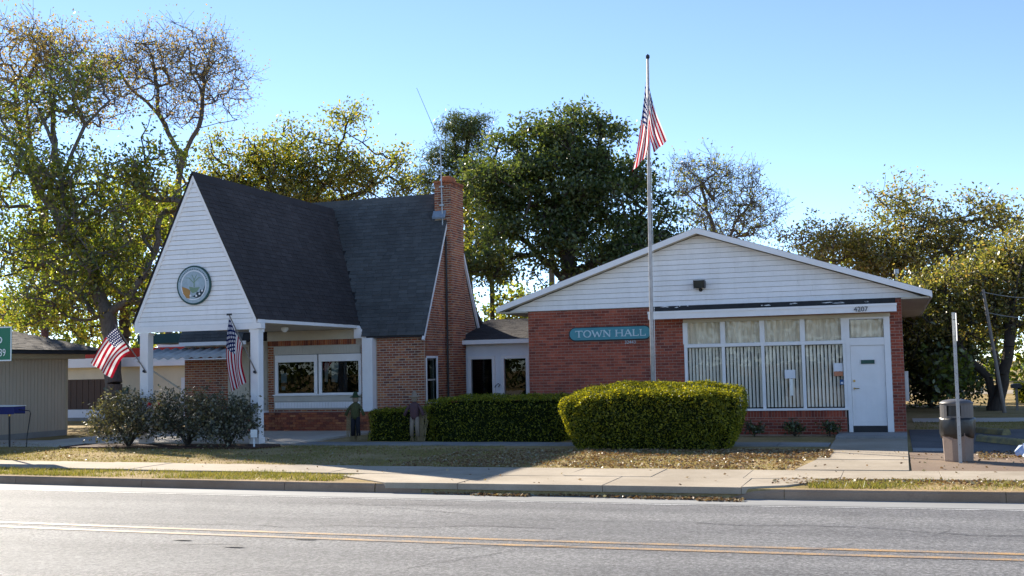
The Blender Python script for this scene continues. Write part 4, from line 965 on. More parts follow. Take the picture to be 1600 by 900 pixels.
# porch windows
wf = MB(); Z0, Z1 = .88, 2.87
for (a, b_, c_, d_) in ((-18.84, -15.78, 2.60, Z1), (-18.84, -15.78, 1.12, 1.33), (-18.84, -15.78, .88, 1.12)): wf.box(a, b_, CY - .03, CY + .03, c_ + .004, d_ - .004)
wf.build('window_panel', 'beige_trim', ct)
x = -18.80
while x < -15.85: box('bead_board', 'beige_trim', ct, x, x + .092, CY - .042, CY - .031, 2.64, 2.84); box('bead_board', 'white_paint', ct, x, x + .092, CY - .042, CY - .031, .91, 1.09); x += .1
for (a, b_) in ((-18.70, -17.40), (-17.14, -15.85)):
    f_ = MB()
    for q in ((a - .1, b_ + .1, 2.36, 2.59), (a - .1, b_ + .1, 1.33, 1.38), (a - .1, a, 1.38, 2.36), (b_, b_ + .1, 1.38, 2.36)): f_.box(q[0], q[1], CY - .05, CY + .04, q[2], q[3])
    wo = f_.build('porch_window', 'white_paint', ct, bevel=.008); box('pane', 'glass_dark', wo, a, b_, CY - .004, CY + .002, 1.38, 2.36)
box('window_sill', 'white_paint', ct, -18.86, -15.76, CY - .1, CY - .03, 1.30, 1.34)
box('window_sheet', 'paper', ct, -18.62, -18.42, CY + .03, CY + .034, 1.72, 2.02); box('poster_band', 'paper_orange', ct, -18.62, -18.42, CY + .03, CY + .034, 1.62, 1.715)
box('window_sheet', 'paper', ct, -18.6, -18.47, CY + .031, CY + .035, 1.48, 1.60)
for (a, b_) in ((-17.10, -16.94), (-16.86, -16.60)): MB().add([(a - .04, CY + .18, 1.72), (b_ - .1, CY + .18, 1.70), (b_, CY + .10, 2.31), (a, CY + .10, 2.31)], [(0, 1, 2, 3)]).build('window_sheet', 'paper', ct)  # two tilted pale sheets inside the right pane
box('meter_box', 'plate_green', ct, -19.40, -19.24, CY - .31, CY - .255, 1.80, 2.04)
lf = MB().lathe(-16.55, 28.6, [(.02, 3.35), (.10, 3.33), (.11, 3.27), (.05, 3.20), (.01, 3.19)], 12).build('porch_light', 'sign_white', ct)
# corrugated awning at the left of the front wall, with prop
aw = MB(); n_ = 60; a0, a1 = -23.3, -19.8
for i in range(n_ + 1):
    x = a0 + (a1 - a0) * i / n_; dz = .035 * math.sin(i * 1.05)
    aw.v += [(x - .15, CY - 1.0, 2.57 + dz), (x, CY - .02, 2.90 + dz)]
for i in range(n_): q = 2 * i; aw.f.append((q, q + 2, q + 3, q + 1))
awo = aw.build('awning', 'corrugated', ct, True); awo.modifiers.new('thick', 'SOLIDIFY').thickness = .012
box('awning_rail', 'white_paint', awo, a0 - .15, a1 - .15, CY - .99, CY - .95, 2.50, 2.54); MB().path([(-23.35, CY - .95, 2.52), (-22.26, CY - .1, 1.55)], .03, 6).build('prop', 'beige_trim', awo)
box('eave_fascia', 'white_paint', ct, CL - .08, PKL - .1, EY - .03, EY, 2.97, 3.09)
box('side_canopy', 'seal_green', ct, -24.2, CL - .1, CY + .2, CY + 2, 3.10, 3.42)
# seal
se = thing('town_seal', (-17.76, 25.95, 3.9), 'round town seal with dark green rim on the white porch gable', 'emblem')
sx, sz = -17.76, 4.43
def disc(r, n_=40): return [(sx + r * math.cos(t), sz + r * math.sin(t)) for t in np.linspace(0, 2 * math.pi, n_ + 1)[:-1]]
MB().prism(disc(.53), 'y', 25.925, 25.965).build('rim', 'seal_green', se); MB().prism(disc(.485), 'y', 25.917, 25.926).build('face', 'seal_pale', se)
rm_ = MB(); o, i_ = disc(.40), disc(.375)
for k in range(40): rm_.add([(p[0], 25.9155, p[1]) for p in (o[k], o[(k + 1) % 40], i_[(k + 1) % 40], i_[k])], [(0, 1, 2, 3)])
rm_.build('inner_ring', 'paper', se)
def arc_poly(pts, mat, nm, y): MB().prism([(sx + a, sz + b_) for a, b_ in pts], 'y', y, 25.9165).build(nm, mat, se)
arc_poly([(-.36, -.03), (-.20, -.08), (-.10, -.14), (-.12, -.36), (-.22, -.34), (-.32, -.22)], 'seal_ochre', 'field', 25.913)
arc_poly([(-.14, -.03), (.02, -.07), (.2, -.06), (.12, -.17), (-.02, -.22), (-.10, -.15)], 'seal_mid', 'meadow', 25.912)
arc_poly([(.36, -.02), (.30, -.14), (.22, -.12), (.19, -.2), (.10, -.18), (.08, -.26), (-.04, -.3), (.1, -.35), (.22, -.32), (.32, -.2)], 'seal_ink', 'figures', 25.911)
for a, b_ in ((.27, -.16), (.19, -.24), (.09, -.29), (-.09, -.28)): MB().path([(sx + a, 25.912, sz + b_), (sx + a, 25.908, sz + b_)], .03, 8).build('figure_mark', 'paper', se)
tr_ = MB()
for (a0_, b0_, a1_, b1_, w_) in ((.02, -.06, .02, .14, .03), (.02, .05, -.14, .2, .02), (.02, .08, .17, .2, .02), (.02, .14, -.05, .28, .018), (.02, .14, .1, .28, .018), (-.14, .2, -.24, .2, .014), (.17, .2, .25, .18, .014)): bar(tr_, sx + a0_, sz + b0_, sx + a1_, sz + b1_, w_, 25.914 - .0004 * len(tr_.v) / 8, 25.9165)
tr_.build('tree_mark', 'seal_mid', se)
for k in range(22):
    t = math.pi * (.08 + .84 * k / 21); a, b_ = .435 * math.cos(t), .435 * math.sin(t); MB().path([(sx + a, 25.915, sz + b_), (sx + a, 25.912, sz + b_)], .016, 5).build('rim_mark', 'seal_ink', se)

# ------------------------------------------------------------------ LINK
lk = thing('link_building', (-11.6, 34.9, .17), 'low white link between cottage and town hall with dark windows', 'building')
LY = 34.9
w = MB(); OP = [(-13.27, -12.50), (-12.12, -11.34), (-10.95, -10.2)]
xs = [-13.60] + [q for o in OP for q in o] + [-9.7]
for a, b_ in zip(xs[::2], xs[1::2]): w.box(a, b_, LY, LY + .18, .15, 2.85)
for a, b_ in OP: w.box(a, b_, LY, LY + .18, 2.36, 2.85); w.box(a, b_, LY, LY + .18, .15, .30)
w.build('wall', 'wall_white', lk)
for a, b_ in OP:
    f_ = MB()
    for q in ((a - .09, a + .02, .3, 2.44), (b_ - .02, b_ + .09, .3, 2.44), (a + .02, b_ - .02, 2.34, 2.44)): f_.box(q[0], q[1], LY - .04, LY + .1, q[2], q[3])
    fo = f_.build('opening_frame', 'white_paint', lk, bevel=.006); box('pane', 'glass_dark', fo, a + .02, b_ - .02, LY + .05, LY + .056, .3, 2.34)
box('room_back', 'dark_interior', lk, -13.8, -9.5, 36.5, 36.6, .15, 3.1); box('floor', 'dark_interior', lk, -13.55, -9.7, LY + .18, 36.5, .1, .3); box('inner_ceiling', 'dark_interior', lk, -13.6, -9.7, LY + .2, 36.5, 2.6, 2.7); box('inner_partition', 'dark_interior', lk, -13.6, -13.5, LY + .2, 36.5, .3, 2.6)
rl = MB().prism([(LY - .35, 2.96), (38, 3.75), (38, 3.65), (LY - .35, 2.86)], 'x', -13.72, -9.7).build('roof', 'roof_backing', lk)
shingles('shingles', (-13.75, LY - .38, 2.97), (-9.7, LY - .38, 2.97), (-13.75, 38, 3.77), (-9.7, 38, 3.77), 'shingle_dark', rl, .15, .3, seed=12)
box('fascia', 'white_paint', lk, -13.74, -9.7, LY - .40, LY - .36, 2.83, 2.965)
MB().path([(-12.42, LY - .06, 1.42), (-12.36, LY - .12, 1.48), (-12.28, LY - .12, 1.54), (-12.24, LY - .06, 1.5), (-12.3, LY - .05, 1.43)], .014, 6).build('hook', 'dark_metal', lk)

# ------------------------------------------------------------------ OTHER BUILDINGS
sh = thing('corner_shop', (-30, 40, .17), 'pale shop behind the tree with red band and brown shuttered opening', 'building')
SY = 40
w = MB(); w.box(-46, -23.5, SY, SY + .25, 1.92, 2.42); w.box(-46, -34.2, SY, SY + .25, .15, 1.92); w.box(-31.75, -28.0, SY, SY + .25, .15, 1.92); w.build('wall', 'wall_cream', sh)
box('side_panel', 'wall_white', sh, -28.0, -23.5, SY - .02, SY + .25, .15, 1.92)
box('fascia', 'wall_white', sh, -46, -23.5, SY - .5, SY + .25, 2.42, 2.80); box('roof_band', 'red_band', sh, -46, -23.5, SY - .45, SY + 8, 2.80, 3.18)
op = MB().box(-34.2, -31.75, SY + .08, SY + .13, .64, 1.92).build('shutter', 'wood_brown', sh)
for k in range(8): xx = -34.2 + k * .306; box('shutter_plank', 'wood_brown', op, xx + .01, xx + .296, SY + .045, SY + .08, .65, 1.91)
box('low_wall', 'wall_white', sh, -34.2, -31.75, SY - .05, SY + .15, .2, .64); box('kick_board', 'concrete_grey', sh, -34.2, -31.75, SY - .1, SY - .051, .0, .3)
box('meter', 'plate_green', sh, -30.85, -30.6, SY - .09, SY, 1.28, 1.56)
box('roof_sign', 'wall_white', sh, -28.9, -27.6, SY - .35, SY - .25, 3.18, 3.55)
w = MB(); w.box(-46, -23.5, SY + .25, SY + 8, .15, 2.80); w.build('body', 'wall_cream', sh)
bb = thing('beige_shed', (-28.5, 27, .17), 'beige building with grooved siding and low grey hip roof at left edge', 'building')
BX, BY1 = -25.7, 30.45
MB().box(-33, BX, 20.5, BY1, .30, 2.63).build('wall', 'siding_beige', bb); box('footing', 'concrete_grey', bb, -33.01, BX + .015, 20.48, BY1 + .01, .1, .34)
y = 20.6
while y < BY1 - .05: MB().box(BX, BX + .012, y + .006, min(y + .146, BY1), .34, 2.62).build('siding_board', 'siding_beige', bb); y += .152
box('corner_trim', 'trim_beige', bb, BX - .05, BX + .03, BY1 - .07, BY1 + .02, .34, 2.63)
box('frieze', 'trim_beige', bb, BX - .1, BX + .35, 20.3, BY1 + .45, 2.63, 2.86)
ev = [(-33.8, 19.5), (BX + .75, 19.5), (BX + .75, BY1 + 1.1), (-33.8, BY1 + 1.1)]; rdg = [(-29.3, 24.5), (-29.3, 26.6)]; ze, zr_ = 2.88, 4.35
rfb = MB().add([(x, y, ze) for x, y in ev] + [(x, y, zr_) for x, y in rdg] + [(x, y, ze - .1) for x, y in ev], [(0, 1, 4), (1, 2, 5, 4), (2, 3, 5), (3, 0, 4, 5), (0, 6, 7, 1), (1, 7, 8, 2), (2, 8, 9, 3), (3, 9, 6, 0), (6, 9, 8, 7)]).build('roof', 'roof_backing', bb)
shingles('shingles', (ev[1][0] + .04, ev[1][1], ze + .01), (ev[2][0] + .04, ev[2][1], ze + .01), (rdg[0][0], rdg[0][1], zr_ + .01), (rdg[1][0], rdg[1][1], zr_ + .01), 'shingle_brown', rfb, .16, .35, seed=21)
shingles('shingles', (ev[2][0], ev[2][1] + .04, ze + .01), (ev[3][0], ev[3][1] + .04, ze + .01), (rdg[1][0] + .01, rdg[1][1], zr_ + .01), (rdg[1][0] - .01, rdg[1][1], zr_ + .01), 'shingle_brown', rfb, .16, .35, seed=22)

# ------------------------------------------------------------------ STREET FURNITURE
gs = thing('highway_sign', (-21.6, 22.5, .17), 'green highway sign with white numerals cut by the left edge', 'sign')
MB().box(-22.6, -20.66, 22.50, 22.515, 2.47, 3.32).build('panel', 'sign_green', gs)
f_ = MB()
for q in ((-22.6, -20.66, 3.29, 3.32), (-22.6, -20.66, 2.47, 2.5), (-20.69, -20.66, 2.5, 3.29), (-22.6, -22.57, 2.5, 3.29)): f_.box(q[0], q[1], 22.494, 22.5, q[2], q[3])
f_.build('border', 'sign_white', gs); textmesh('legend', 'o', .36, 'sign_white', gs, (-21.03, 22.494, 3.02), .003); textmesh('legend', '39', .26, 'sign_white', gs, (-20.935, 22.494, 2.67), .003, .8)
for x in (-22.3, -21.35): MB().box(x - .03, x + .03, 22.516, 22.57, .1, 3.3).build('post', 'galvanised', gs)
nb = thing('newspaper_box', (-23.17, 25.2, .17), 'blue topped box on a thin post by the driveway', 'box')
cyl('post', 'dark_metal', nb, (-23.17, 25.2, .12), (-23.19, 25.2, 1.12), .025); MB().prism([(-24.2, 1.08), (-22.87, 1.08), (-22.87, 1.27), (-24.2, 1.27)], 'y', 25.0, 25.42).build('box', 'blue_plastic', nb, bevel=.02); MB().prism([(-24.24, 1.27), (-22.84, 1.27), (-22.84, 1.29), (-24.24, 1.31)], 'y', 24.97, 25.45).build('lid', 'sign_white', nb); cyl('socket', 'brass', nb, (-23.19, 25.2, 1.0), (-23.19, 25.2, 1.08), .045)
MB().path([(-22.87, 25.2, 1.18), (-22.5, 25.2, 1.14), (-22.47, 25.2, 1.08), (-22.58, 25.2, .45), (-22.6, 25.2, .15)], .013, 6).build('wire_frame', 'dark_metal', nb)
yd = thing('yard_sign', (-15.36, 25.0, .17), 'small grey box on a short white stake in front of the right porch post', 'sign')
box('panel', 'plastic_grey', yd, -15.46, -15.25, 24.99, 25.03, .42, .64); bpy.data.objects[-1] if False else None
MB().box(-15.385, -15.345, 25.0, 25.02, .12, .42).build('stake', 'sign_white', yd); box('plate', 'sign_white', yd, -15.45, -15.26, 24.98, 24.989, .43, .63)
tc = thing('trash_can', (1.01, 22.4, .17), 'concrete trash can with black liner bag and grey domed lid beside signpost', 'trash can')
MB().lathe(1.01, 22.42, [(.262, .17), (.268, .2), (.285, .66), (.285, .72)], 8, R(22.5)).build('concrete_base', 'aggregate', tc, bevel=.008)
bagp = MB(); prof_ = [(.288, .62), (.30, .68), (.312, .80), (.305, .92), (.298, .965), (.286, .965)]
bagp.lathe(1.01, 22.42, prof_, 26)
for i, v in enumerate(bagp.v):
    t = math.atan2(v[1] - 22.42, v[0] - 1.01); f = .014 * math.sin(t * 7 + v[2] * 9) + .01 * math.sin(t * 13 + v[2] * 21); z = v[2] + (.03 * math.sin(t * 5 + 1) if v[2] < .66 else 0)
    bagp.v[i] = (v[0] + math.cos(t) * f, v[1] + math.sin(t) * f, z)
bagp.build('liner_bag', 'rubber_black', tc, True)
lid = MB(); n_ = 28; r_ = .288
for i in range(n_):        # drum of the lid with an opening at the front left
    t0, t1 = 2 * math.pi * i / n_, 2 * math.pi * (i + 1) / n_; tm = math.degrees((t0 + t1) / 2)
    if 225 < tm < 285: segs = ((.965, 1.0), (1.19, 1.22))
    else: segs = ((.965, 1.22),)
    for (z0, z1) in segs:
        p = [(1.01 + rr_ * math.cos(t), 22.42 + rr_ * math.sin(t), z) for z in (z0, z1) for t in (t0, t1) for rr_ in (r_, r_ - .015)]
        lid.add([p[0], p[2], p[3], p[1], p[4], p[6], p[7], p[5]], [(0, 1, 5, 4), (2, 3, 7, 6), (4, 5, 6, 7), (0, 3, 2, 1)])
lo_ = lid.build('lid_drum', 'plastic_grey', tc); MB().lathe(1.01, 22.42, [(.296, 1.215), (.296, 1.235), (.24, 1.275), (.12, 1.30), (.01, 1.305)], 28).build('lid_dome', 'plastic_grey', tc, True)
MB().lathe(1.01, 22.42, [(.26, .97), (.26, 1.2)], 16).build('inner_liner', 'rubber_black', tc)
sg_ = thing('sign_post', (1.0, 21.98, .17), 'bare metal signpost with a sign seen edge on, in front of the trash can', 'sign')
MB().prism([(.985, 21.955), (1.045, 21.955), (1.045, 21.965), (1.022, 21.985), (1.022, 22.01), (1.008, 22.01), (1.008, 21.985), (.985, 21.965)], 'z', .12, 2.88).build('post', 'galvanised', sg_)
for k in range(14): cyl('bolt_hole', 'dark_metal', sg_, (1.0155, 21.956, .5 + k * .16), (1.0155, 21.953, .5 + k * .16), .006, 6)
box('panel', 'sign_white', sg_, 1.045, 1.052, 21.68, 22.29, 2.36, 2.86); box('panel_back', 'sign_red', sg_, 1.0525, 1.0555, 21.68, 22.29, 2.36, 2.86)
for z in (2.45, 2.75): cyl('bolt', 'dark_metal', sg_, (1.0, 21.96, z), (1.065, 21.96, z), .009, 6)
def parking_stop(loc, ang, label):
    o = thing('parking_stop', loc, label, 'parking stop', 'faded parking stops')
    mb = MB().prism([(-.11, 0), (.11, 0), (.085, .11), (.05, .14), (-.05, .14), (-.085, .11)], 'y', -.85, .85); b_ = mb.build('block', 'yellow_faded', o, bevel=.012) ; b_.parent = o
    b_.data.transform(Matrix.Translation(Vector(loc))); 
    for s in (-.55, .55): MB().path([(loc[0], loc[1] + s, loc[2] + .13), (loc[0], loc[1] + s, loc[2] + .146)], .018, 8).build('anchor_pin', 'dark_metal', o)
    o.rotation_euler = (0, 0, ang)
parking_stop((2.12, 27.0, .17), R(28), 'nearer yellow faded concrete parking stop right of the trash can'); parking_stop((2.05, 30.6, .17), R(28), 'farther mossy yellow parking stop half hidden behind the trash can')
pb = thing('plastic_bag', (2.2, 23.5, .17), 'crumpled white and blue plastic bag at the right edge', 'litter')
rng = np.random.default_rng(9); mb = MB().lathe(2.28, 23.5, [(.02, .172), (.22, .19), (.24, .27), (.15, .36), (.03, .38)], 14); mb.v = [(x + rng.normal() * .03, y + rng.normal() * .03, max(.172, z + rng.normal() * .025)) for x, y, z in mb.v]; mb.build('bag', 'plastic_bag', pb)
mbx = thing('mailbox', (4.0, 44, .16), 'small dark mailbox on a post across the far lawn', 'mailbox')
MB().box(3.96, 4.04, 43.96, 44.04, .16, .95).build('post', 'old_wood', mbx); MB().prism([(3.83, .95), (4.17, .95), (4.17, 1.06), (4.12, 1.1), (3.88, 1.1), (3.83, 1.06)], 'y', 43.8, 44.25).build('box', 'dark_metal', mbx)
# poles and wires
def wire(name, label, a, b_, sag, r_=.012):
    a, b_ = Vector(a), Vector(b_); o = thing(name, a, label, 'wire', 'overhead wires'); MB().path([a.lerp(b_, t) + Vector((0, 0, -4 * sag * t * (1 - t))) for t in np.linspace(0, 1, 13)], r_, 5).build('cable', 'galvanised', o)
up_ = thing('utility_pole', (-15.5, 52, .16), 'weathered wooden utility pole rising behind the low roof', 'pole')
MB().path([(-15.55, 52, .1), (-15.51, 52, 8.35)], [.17, .135], 12).build('pole', 'old_wood', up_); cyl('insulator', 'sign_white', up_, (-15.38, 51.86, 7.55), (-15.38, 51.86, 7.7), .06); MB().path([(-15.4, 51.85, 8.3), (-15.1, 51.8, 8.42), (-14.85, 51.8, 8.3)], .025, 6).build('cable_hook', 'galvanised', up_); cyl('conduit', 'galvanised', up_, (-15.37, 51.88, 5), (-15.37, 51.88, 8.2), .03)
wire('power_cable', 'cable running right and down from the utility pole', (-15.36, 51.9, 8.25), (-9.4, 49, 5.6), .35, .022); wire('power_cable', 'cable running left and down from the utility pole', (-15.6, 51.9, 8.05), (-22, 51, 5.2), .3, .022)
gp = thing('leaning_pole', (3.4, 42, .16), 'thin leaning service pole in front of the right hand trees', 'pole'); MB().path([(3.42, 42, .1), (2.93, 42, 4.4)], [.07, .05], 8).build('pole', 'old_wood', gp)
wire('service_cable', 'upper cable hanging right from the leaning pole', (2.93, 42, 4.3), (8.5, 42, 4.9), .55); wire('service_cable', 'lower cable hanging right from the leaning pole', (3.0, 42, 3.6), (8.5, 42, 4.2), .55)
wire('guy_wire', 'upper slanting guy wire right of the town hall', (1.36, 48, 3.08), (3.6, 48, 4.6), .02); wire('guy_wire', 'lower slanting guy wire right of the town hall', (1.5, 48, 2.6), (3.8, 48, 4.0), .02)

# ------------------------------------------------------------------ FLAGS
def cloth(name, parent, A, B, C, D, uv, amp, nrip, bulge=(0, 0, 0), n1=26, n2=16, ph=0.0, curve=0):
    """A hoist top, B hoist bottom, C fly top, D fly bottom"""
    A, B, C, D = map(Vector, (A, B, C, D)); mb = MB(); mb.uv = []; bl = Vector(bulge)
    for i in range(n1 + 1):
        u = i / n1
        for j in range(n2 + 1):
            v = j / n2; p = (A.lerp(C, u)).lerp(B.lerp(D, u), v) + bl * (math.sin(math.pi * u) * (1 - v * .6)) + Vector((0, 0, curve * math.sin(math.pi * u)))
            p.y += amp * math.sin(nrip * math.pi * (v * 1.3 + u * .35) + ph) * (.25 + .75 * u); p.x += .25 * amp * math.sin(nrip * math.pi * (v + u * .8) + ph + 1) * u
            mb.v.append(tuple(p)); mb.uv.append((uv[0] + (uv[1] - uv[0]) * u, uv[3] + (uv[2] - uv[3]) * v if False else uv[2] + (uv[3] - uv[2]) * v))
    for i in range(n1):
        for j in range(n2): q = i * (n2 + 1) + j; mb.f.append((q, q + n2 + 1, q + n2 + 2, q + 1))
    return mb.build(name, 'flag', parent, True)
fp = thing('flagpole', (-5.62, 27.2, .17), 'tall slender metal flagpole behind the big clipped hedge', 'flagpole')
MB().path([(-5.63, 27.2, .12), (-5.61, 27.2, 3.2), (-5.57, 27.2, 6.6), (-5.51, 27.2, 9.60)], [.052, .048, .042, .03], 12).build('pole', 'pole_paint', fp, True); MB().lathe(-5.51, 27.2, [(.01, 9.58), (.05, 9.62), (.05, 9.68), (.01, 9.72)], 10).build('finial', 'dark_metal', fp); MB().path([(-5.545, 27.12, 1.2), (-5.50, 27.13, 5.5), (-5.475, 27.15, 9.55)], .006, 4).build('halyard', 'sign_white', fp)
bf = thing('big_flag', (-5.5, 27.1, 6.8), 'limp American flag hanging at the top of the flagpole', 'flag')
cloth('cloth', bf, (-5.56, 27.08, 9.0), (-5.49, 27.06, 7.95), (-5.95, 27.05, 6.78), (-5.56, 27.0, 7.16), (.0, 1.0, 1.0, .30), .05, 3.0, (.04, -.05, -.05), ph=.5)
cloth('fold', bf, (-5.49, 27.12, 8.9), (-5.50, 27.08, 7.75), (-5.06, 27.1, 7.49), (-5.40, 27.04, 7.22), (.12, 1.0, .75, .0), .045, 2.4, (-.05, 0, .03), ph=2.0)
f1 = thing('small_flag', (-19.3, 25.8, 2.0), 'small American flag streaming from the left porch post', 'flag', 'flags on the porch posts')
cyl('staff', 'old_wood', f1, (-19.30, 25.98, 2.12), (-20.18, 25.80, 3.45), .016, 8); cyl('bracket', 'dark_metal', f1, (-19.36, 26.0, 2.14), (-19.36, 25.93, 2.16), .035)
cloth('cloth', f1, (-20.12, 25.74, 3.36), (-19.64, 25.76, 2.66), (-20.90, 25.70, 2.42), (-20.27, 25.74, 1.98), (0, 1, 1, 0), .06, 2.6, (0, 0, 0), curve=.14, ph=.4)
f2 = thing('small_flag', (-15.9, 25.8, 2.0), 'small American flag hanging limp from the right porch post', 'flag', 'flags on the porch posts')
cyl('staff', 'old_wood', f2, (-15.88, 25.98, 2.04), (-16.55, 25.75, 3.58), .016, 8); cyl('bracket', 'dark_metal', f2, (-15.92, 26.0, 2.06), (-15.92, 25.93, 2.08), .035); MB().box(-16.62, -16.48, 25.73, 25.77, 3.57, 3.62).build('finial', 'dark_metal', f2)
cloth('cloth', f2, (-16.53, 25.70, 3.52), (-16.16, 25.78, 2.72), (-16.40, 25.64, 1.56), (-16.04, 25.70, 1.80), (0, 1, 1, 0), .055, 2.4, (-.14, 0, 0), ph=1.2)

# ------------------------------------------------------------------ SCARECROWS
def scarecrow(loc, label, hat, shirt, trouser, straw_legs):
    x, y, z = loc; o = thing('scarecrow', loc, label, 'scarecrow', 'scarecrows by the hedge')
    MB().lathe(x, y, [(.02, z + 1.02), (.07, z + 1.04), (.085, z + 1.12), (.075, z + 1.2), (.02, z + 1.24)], 12).build('head', 'burlap', o, True)
    MB().lathe(x, y, [(.15, z + 1.155), (.14, z + 1.175), (.075, z + 1.2), (.06, z + 1.27), (.03, z + 1.31)], 14).build('hat', hat, o, True)
    MB().lathe(x, y, [(.08, z + .58), (.11, z + .66), (.12, z + .86), (.10, z + .98), (.04, z + 1.03)], 12, sx=1.1).build('shirt', shirt, o, True)
    for s in (-1, 1):
        MB().path([(x + s * .09, y, z + .96), (x + s * .2, y - .04, z + .83), (x + s * .27, y - .05, z + .68)], [.04, .042, .045], 8).build('sleeve', shirt, o, True)
        MB().path([(x + s * .06, y, z + .64), (x + s * .075, y - .02, z + .38), (x + s * .085, y, z + .14)], [.07, .06, .055], 8).build('trouser_leg', trouser, o, True)
        st = MB()
        for k in range(14): st.path([(x + s * .085 + random.gauss(0, .02), y + random.gauss(0, .02), z + .2), (x + s * .09 + random.gauss(0, .05), y + random.gauss(0, .04), z + .01)], .005, 3)
        st.build('straw_cuff', 'straw', o)
    st = MB()
    for k in range(70):
        bx = x + (-.12 if straw_legs == 0 else .1) + random.gauss(0, .07); st.path([(bx, y + .1 + random.gauss(0, .04), z), (bx + random.gauss(0, .05), y + .1, z + random.uniform(.35, .75)), (bx + random.gauss(0, .12), y + .06, z + random.uniform(.6, .95))], [.008, .008, .004], 3)
    st.build('corn_stalks', 'straw', o)
scarecrow((-13.78, 27.5, .18), 'scarecrow with green hat and olive shirt at the left end of the low hedge', 'cloth_green', 'cloth_olive', 'cloth_dark', 0)
scarecrow((-11.95, 27.25, .18), 'scarecrow with burlap hat and plum shirt where low and tall hedges meet', 'burlap', 'cloth_plum', 'burlap', 1)

# ------------------------------------------------------------------ HEDGES AND SHRUBS
hedge('hedge', 'big clipped hedge with sunlit yellow-green top in front of town hall', -7.42, -3.20, 24.7, 26.5, .16, 1.50, 1, 1250, .2, .16, droop=.27, rnd_=4.5)
hedge('hedge', 'low shaded hedge in front of the brick cottage wall', -13.62, -11.75, 27.7, 29.0, .16, .86, 2, 800, .05, .03)
hedge('hedge', 'taller long shaded hedge in front of the white link', -11.85, -7.9, 27.5, 29.0, .16, 1.16, 3, 800, .05, .05)
for k, (x, y, lab) in enumerate(((-3.5, 29.45, 'leftmost small dark plant under the picture window'), (-2.5, 29.5, 'middle small dark plant under the picture window'), (-1.65, 29.5, 'small dark plant under the window nearest the door'))):
    tree('small_plant', lab, 'plant', [[(x, y, .17), (x, y, .32)]], [(x, y, .38, .22, .13)], .015, .2, 14, 22, .08, .06, 'leaf_dark', seed=40 + k, group='plants under the window', twigs=2, twig_len=.1, trunk_name='stem', crown_name='foliage', min_r=.003)
def rose(x, y, h, w_, sd, lab):
    lm = [[(x, y, .18), (x + .05, y, .18 + h * .4), (x, y, .18 + h * .6)]]
    for k in range(5): a = k * 1.26 + sd; lm.append([(x, y, .2), (x + .35 * w_ * math.cos(a), y + .3 * math.sin(a), .18 + h * .45), (x + .7 * w_ * math.cos(a), y + .45 * math.sin(a), .18 + h * .8)])
    cl = [(x, y, .18 + h * .72, w_ * .75, h * .26), (x - w_ * .5, y, .18 + h * .5, w_ * .5, h * .3), (x + w_ * .5, y, .18 + h * .5, w_ * .5, h * .3), (x, y - .2, .18 + h * .35, w_ * .8, h * .2)]
    return tree('rose_bush', lab, 'bush', lm, cl, .03, .8, 170, 20, .085, .13, 'leaf_rose', seed=sd, group='rose bushes before the porch', twigs=2, twig_len=.22, trunk_name='stems', crown_name='foliage', min_r=.004, aspect=.62)
r1_ = rose(-19.35, 25.3, 1.4, 1.15, 61, 'left rose bush, loose and pale leaved, before the left porch post')
r2_ = rose(-17.6, 25.4, 1.5, 1.1, 62, 'middle rose bush, densest, beneath the porch opening')
r3_ = rose(-16.3, 25.3, 1.3, .8, 63, 'right rose bush, dark, beside the right porch post')
for (x, z) in ((-18.5, 1.27), (-18.25, 1.27)):
    mb = MB()
    for k in range(9): a = k * .7; mb.add([(x, 25.05, z), (x + .07 * math.cos(a), 25.03 + .02 * math.sin(3 * a), z + .07 * math.sin(a)), (x + .06 * math.cos(a + .5), 25.0, z + .06 * math.sin(a + .5))], [(0, 1, 2)])
    mb.build('rose_flower', 'petal', r1_)

# ------------------------------------------------------------------ TREES
def sc(pts, k): return [(p[0] * k, p[1] * k, 2.05 + (p[2] - 2.05) * k) + tuple(q * k for q in p[3:]) for p in pts]
kA = 1.13
LA = [[(-26.94, 34.4, .3), (-27.01, 34.4, 2.68), (-27.24, 34.4, 4.32), (-27.9, 34.4, 5.88), (-28.86, 34.4, 7.24), (-29.37, 34.4, 9.2), (-29.59, 34.4, 10.55), (-30.44, 34.4, 12.22), (-31.2, 34.4, 13.04), (-32.27, 34.4, 13.59)],
      [(-27.24, 34.4, 4.32), (-26.35, 34.4, 4.73), (-25.47, 34.4, 5.85), (-24.66, 34.4, 7.0)], [(-29.37, 34.4, 9.2), (-29.09, 34.4, 10.51), (-28.72, 34.4, 11.57), (-27.8, 34.4, 12.45), (-27.09, 34.4, 12.99)],
      [(-28.86, 34.4, 7.24), (-30.11, 34.4, 9.01), (-30.72, 34.4, 10.52), (-31.63, 34.4, 11.21)], [(-27.9, 34.4, 5.88), (-29.2, 34.4, 5.9), (-30.67, 34.4, 6.62)]]
CA = [(-30.7, 34.4, 9.05, 1.92, 1.68), (-28.35, 34.4, 8.89, 1.89, 1.65), (-30.38, 34.4, 6.6, 1.92, 1.44), (-27.77, 34.4, 6.94, 1.64, 1.41), (-26.09, 34.4, 8.02, 1.62, 1.62), (-26.35, 34.4, 5.46, 1.63, 1.16), (-28.9, 34.4, 4.86, 1.9, .95), (-25.26, 34.4, 9.37, 1.38, 1.38), (-30.95, 34.4, 4.69, 1.44, .72),
      (-31.34, 34.4, 12.06, 1.45, 1.21), (-28.97, 34.4, 12.6, 1.4, 1.1)]
tA = tree('pecan_tree', 'large leaning pecan tree behind the left porch post, full of green leaves', 'tree', [sc(q, kA) for q in LA], sc(CA, kA), .34, 2.8, 270, 95, .18, .34, 'leaf_pecan', 'bark_grey', seed=11, group='trees behind the buildings', twigs=3, twig_len=.8)
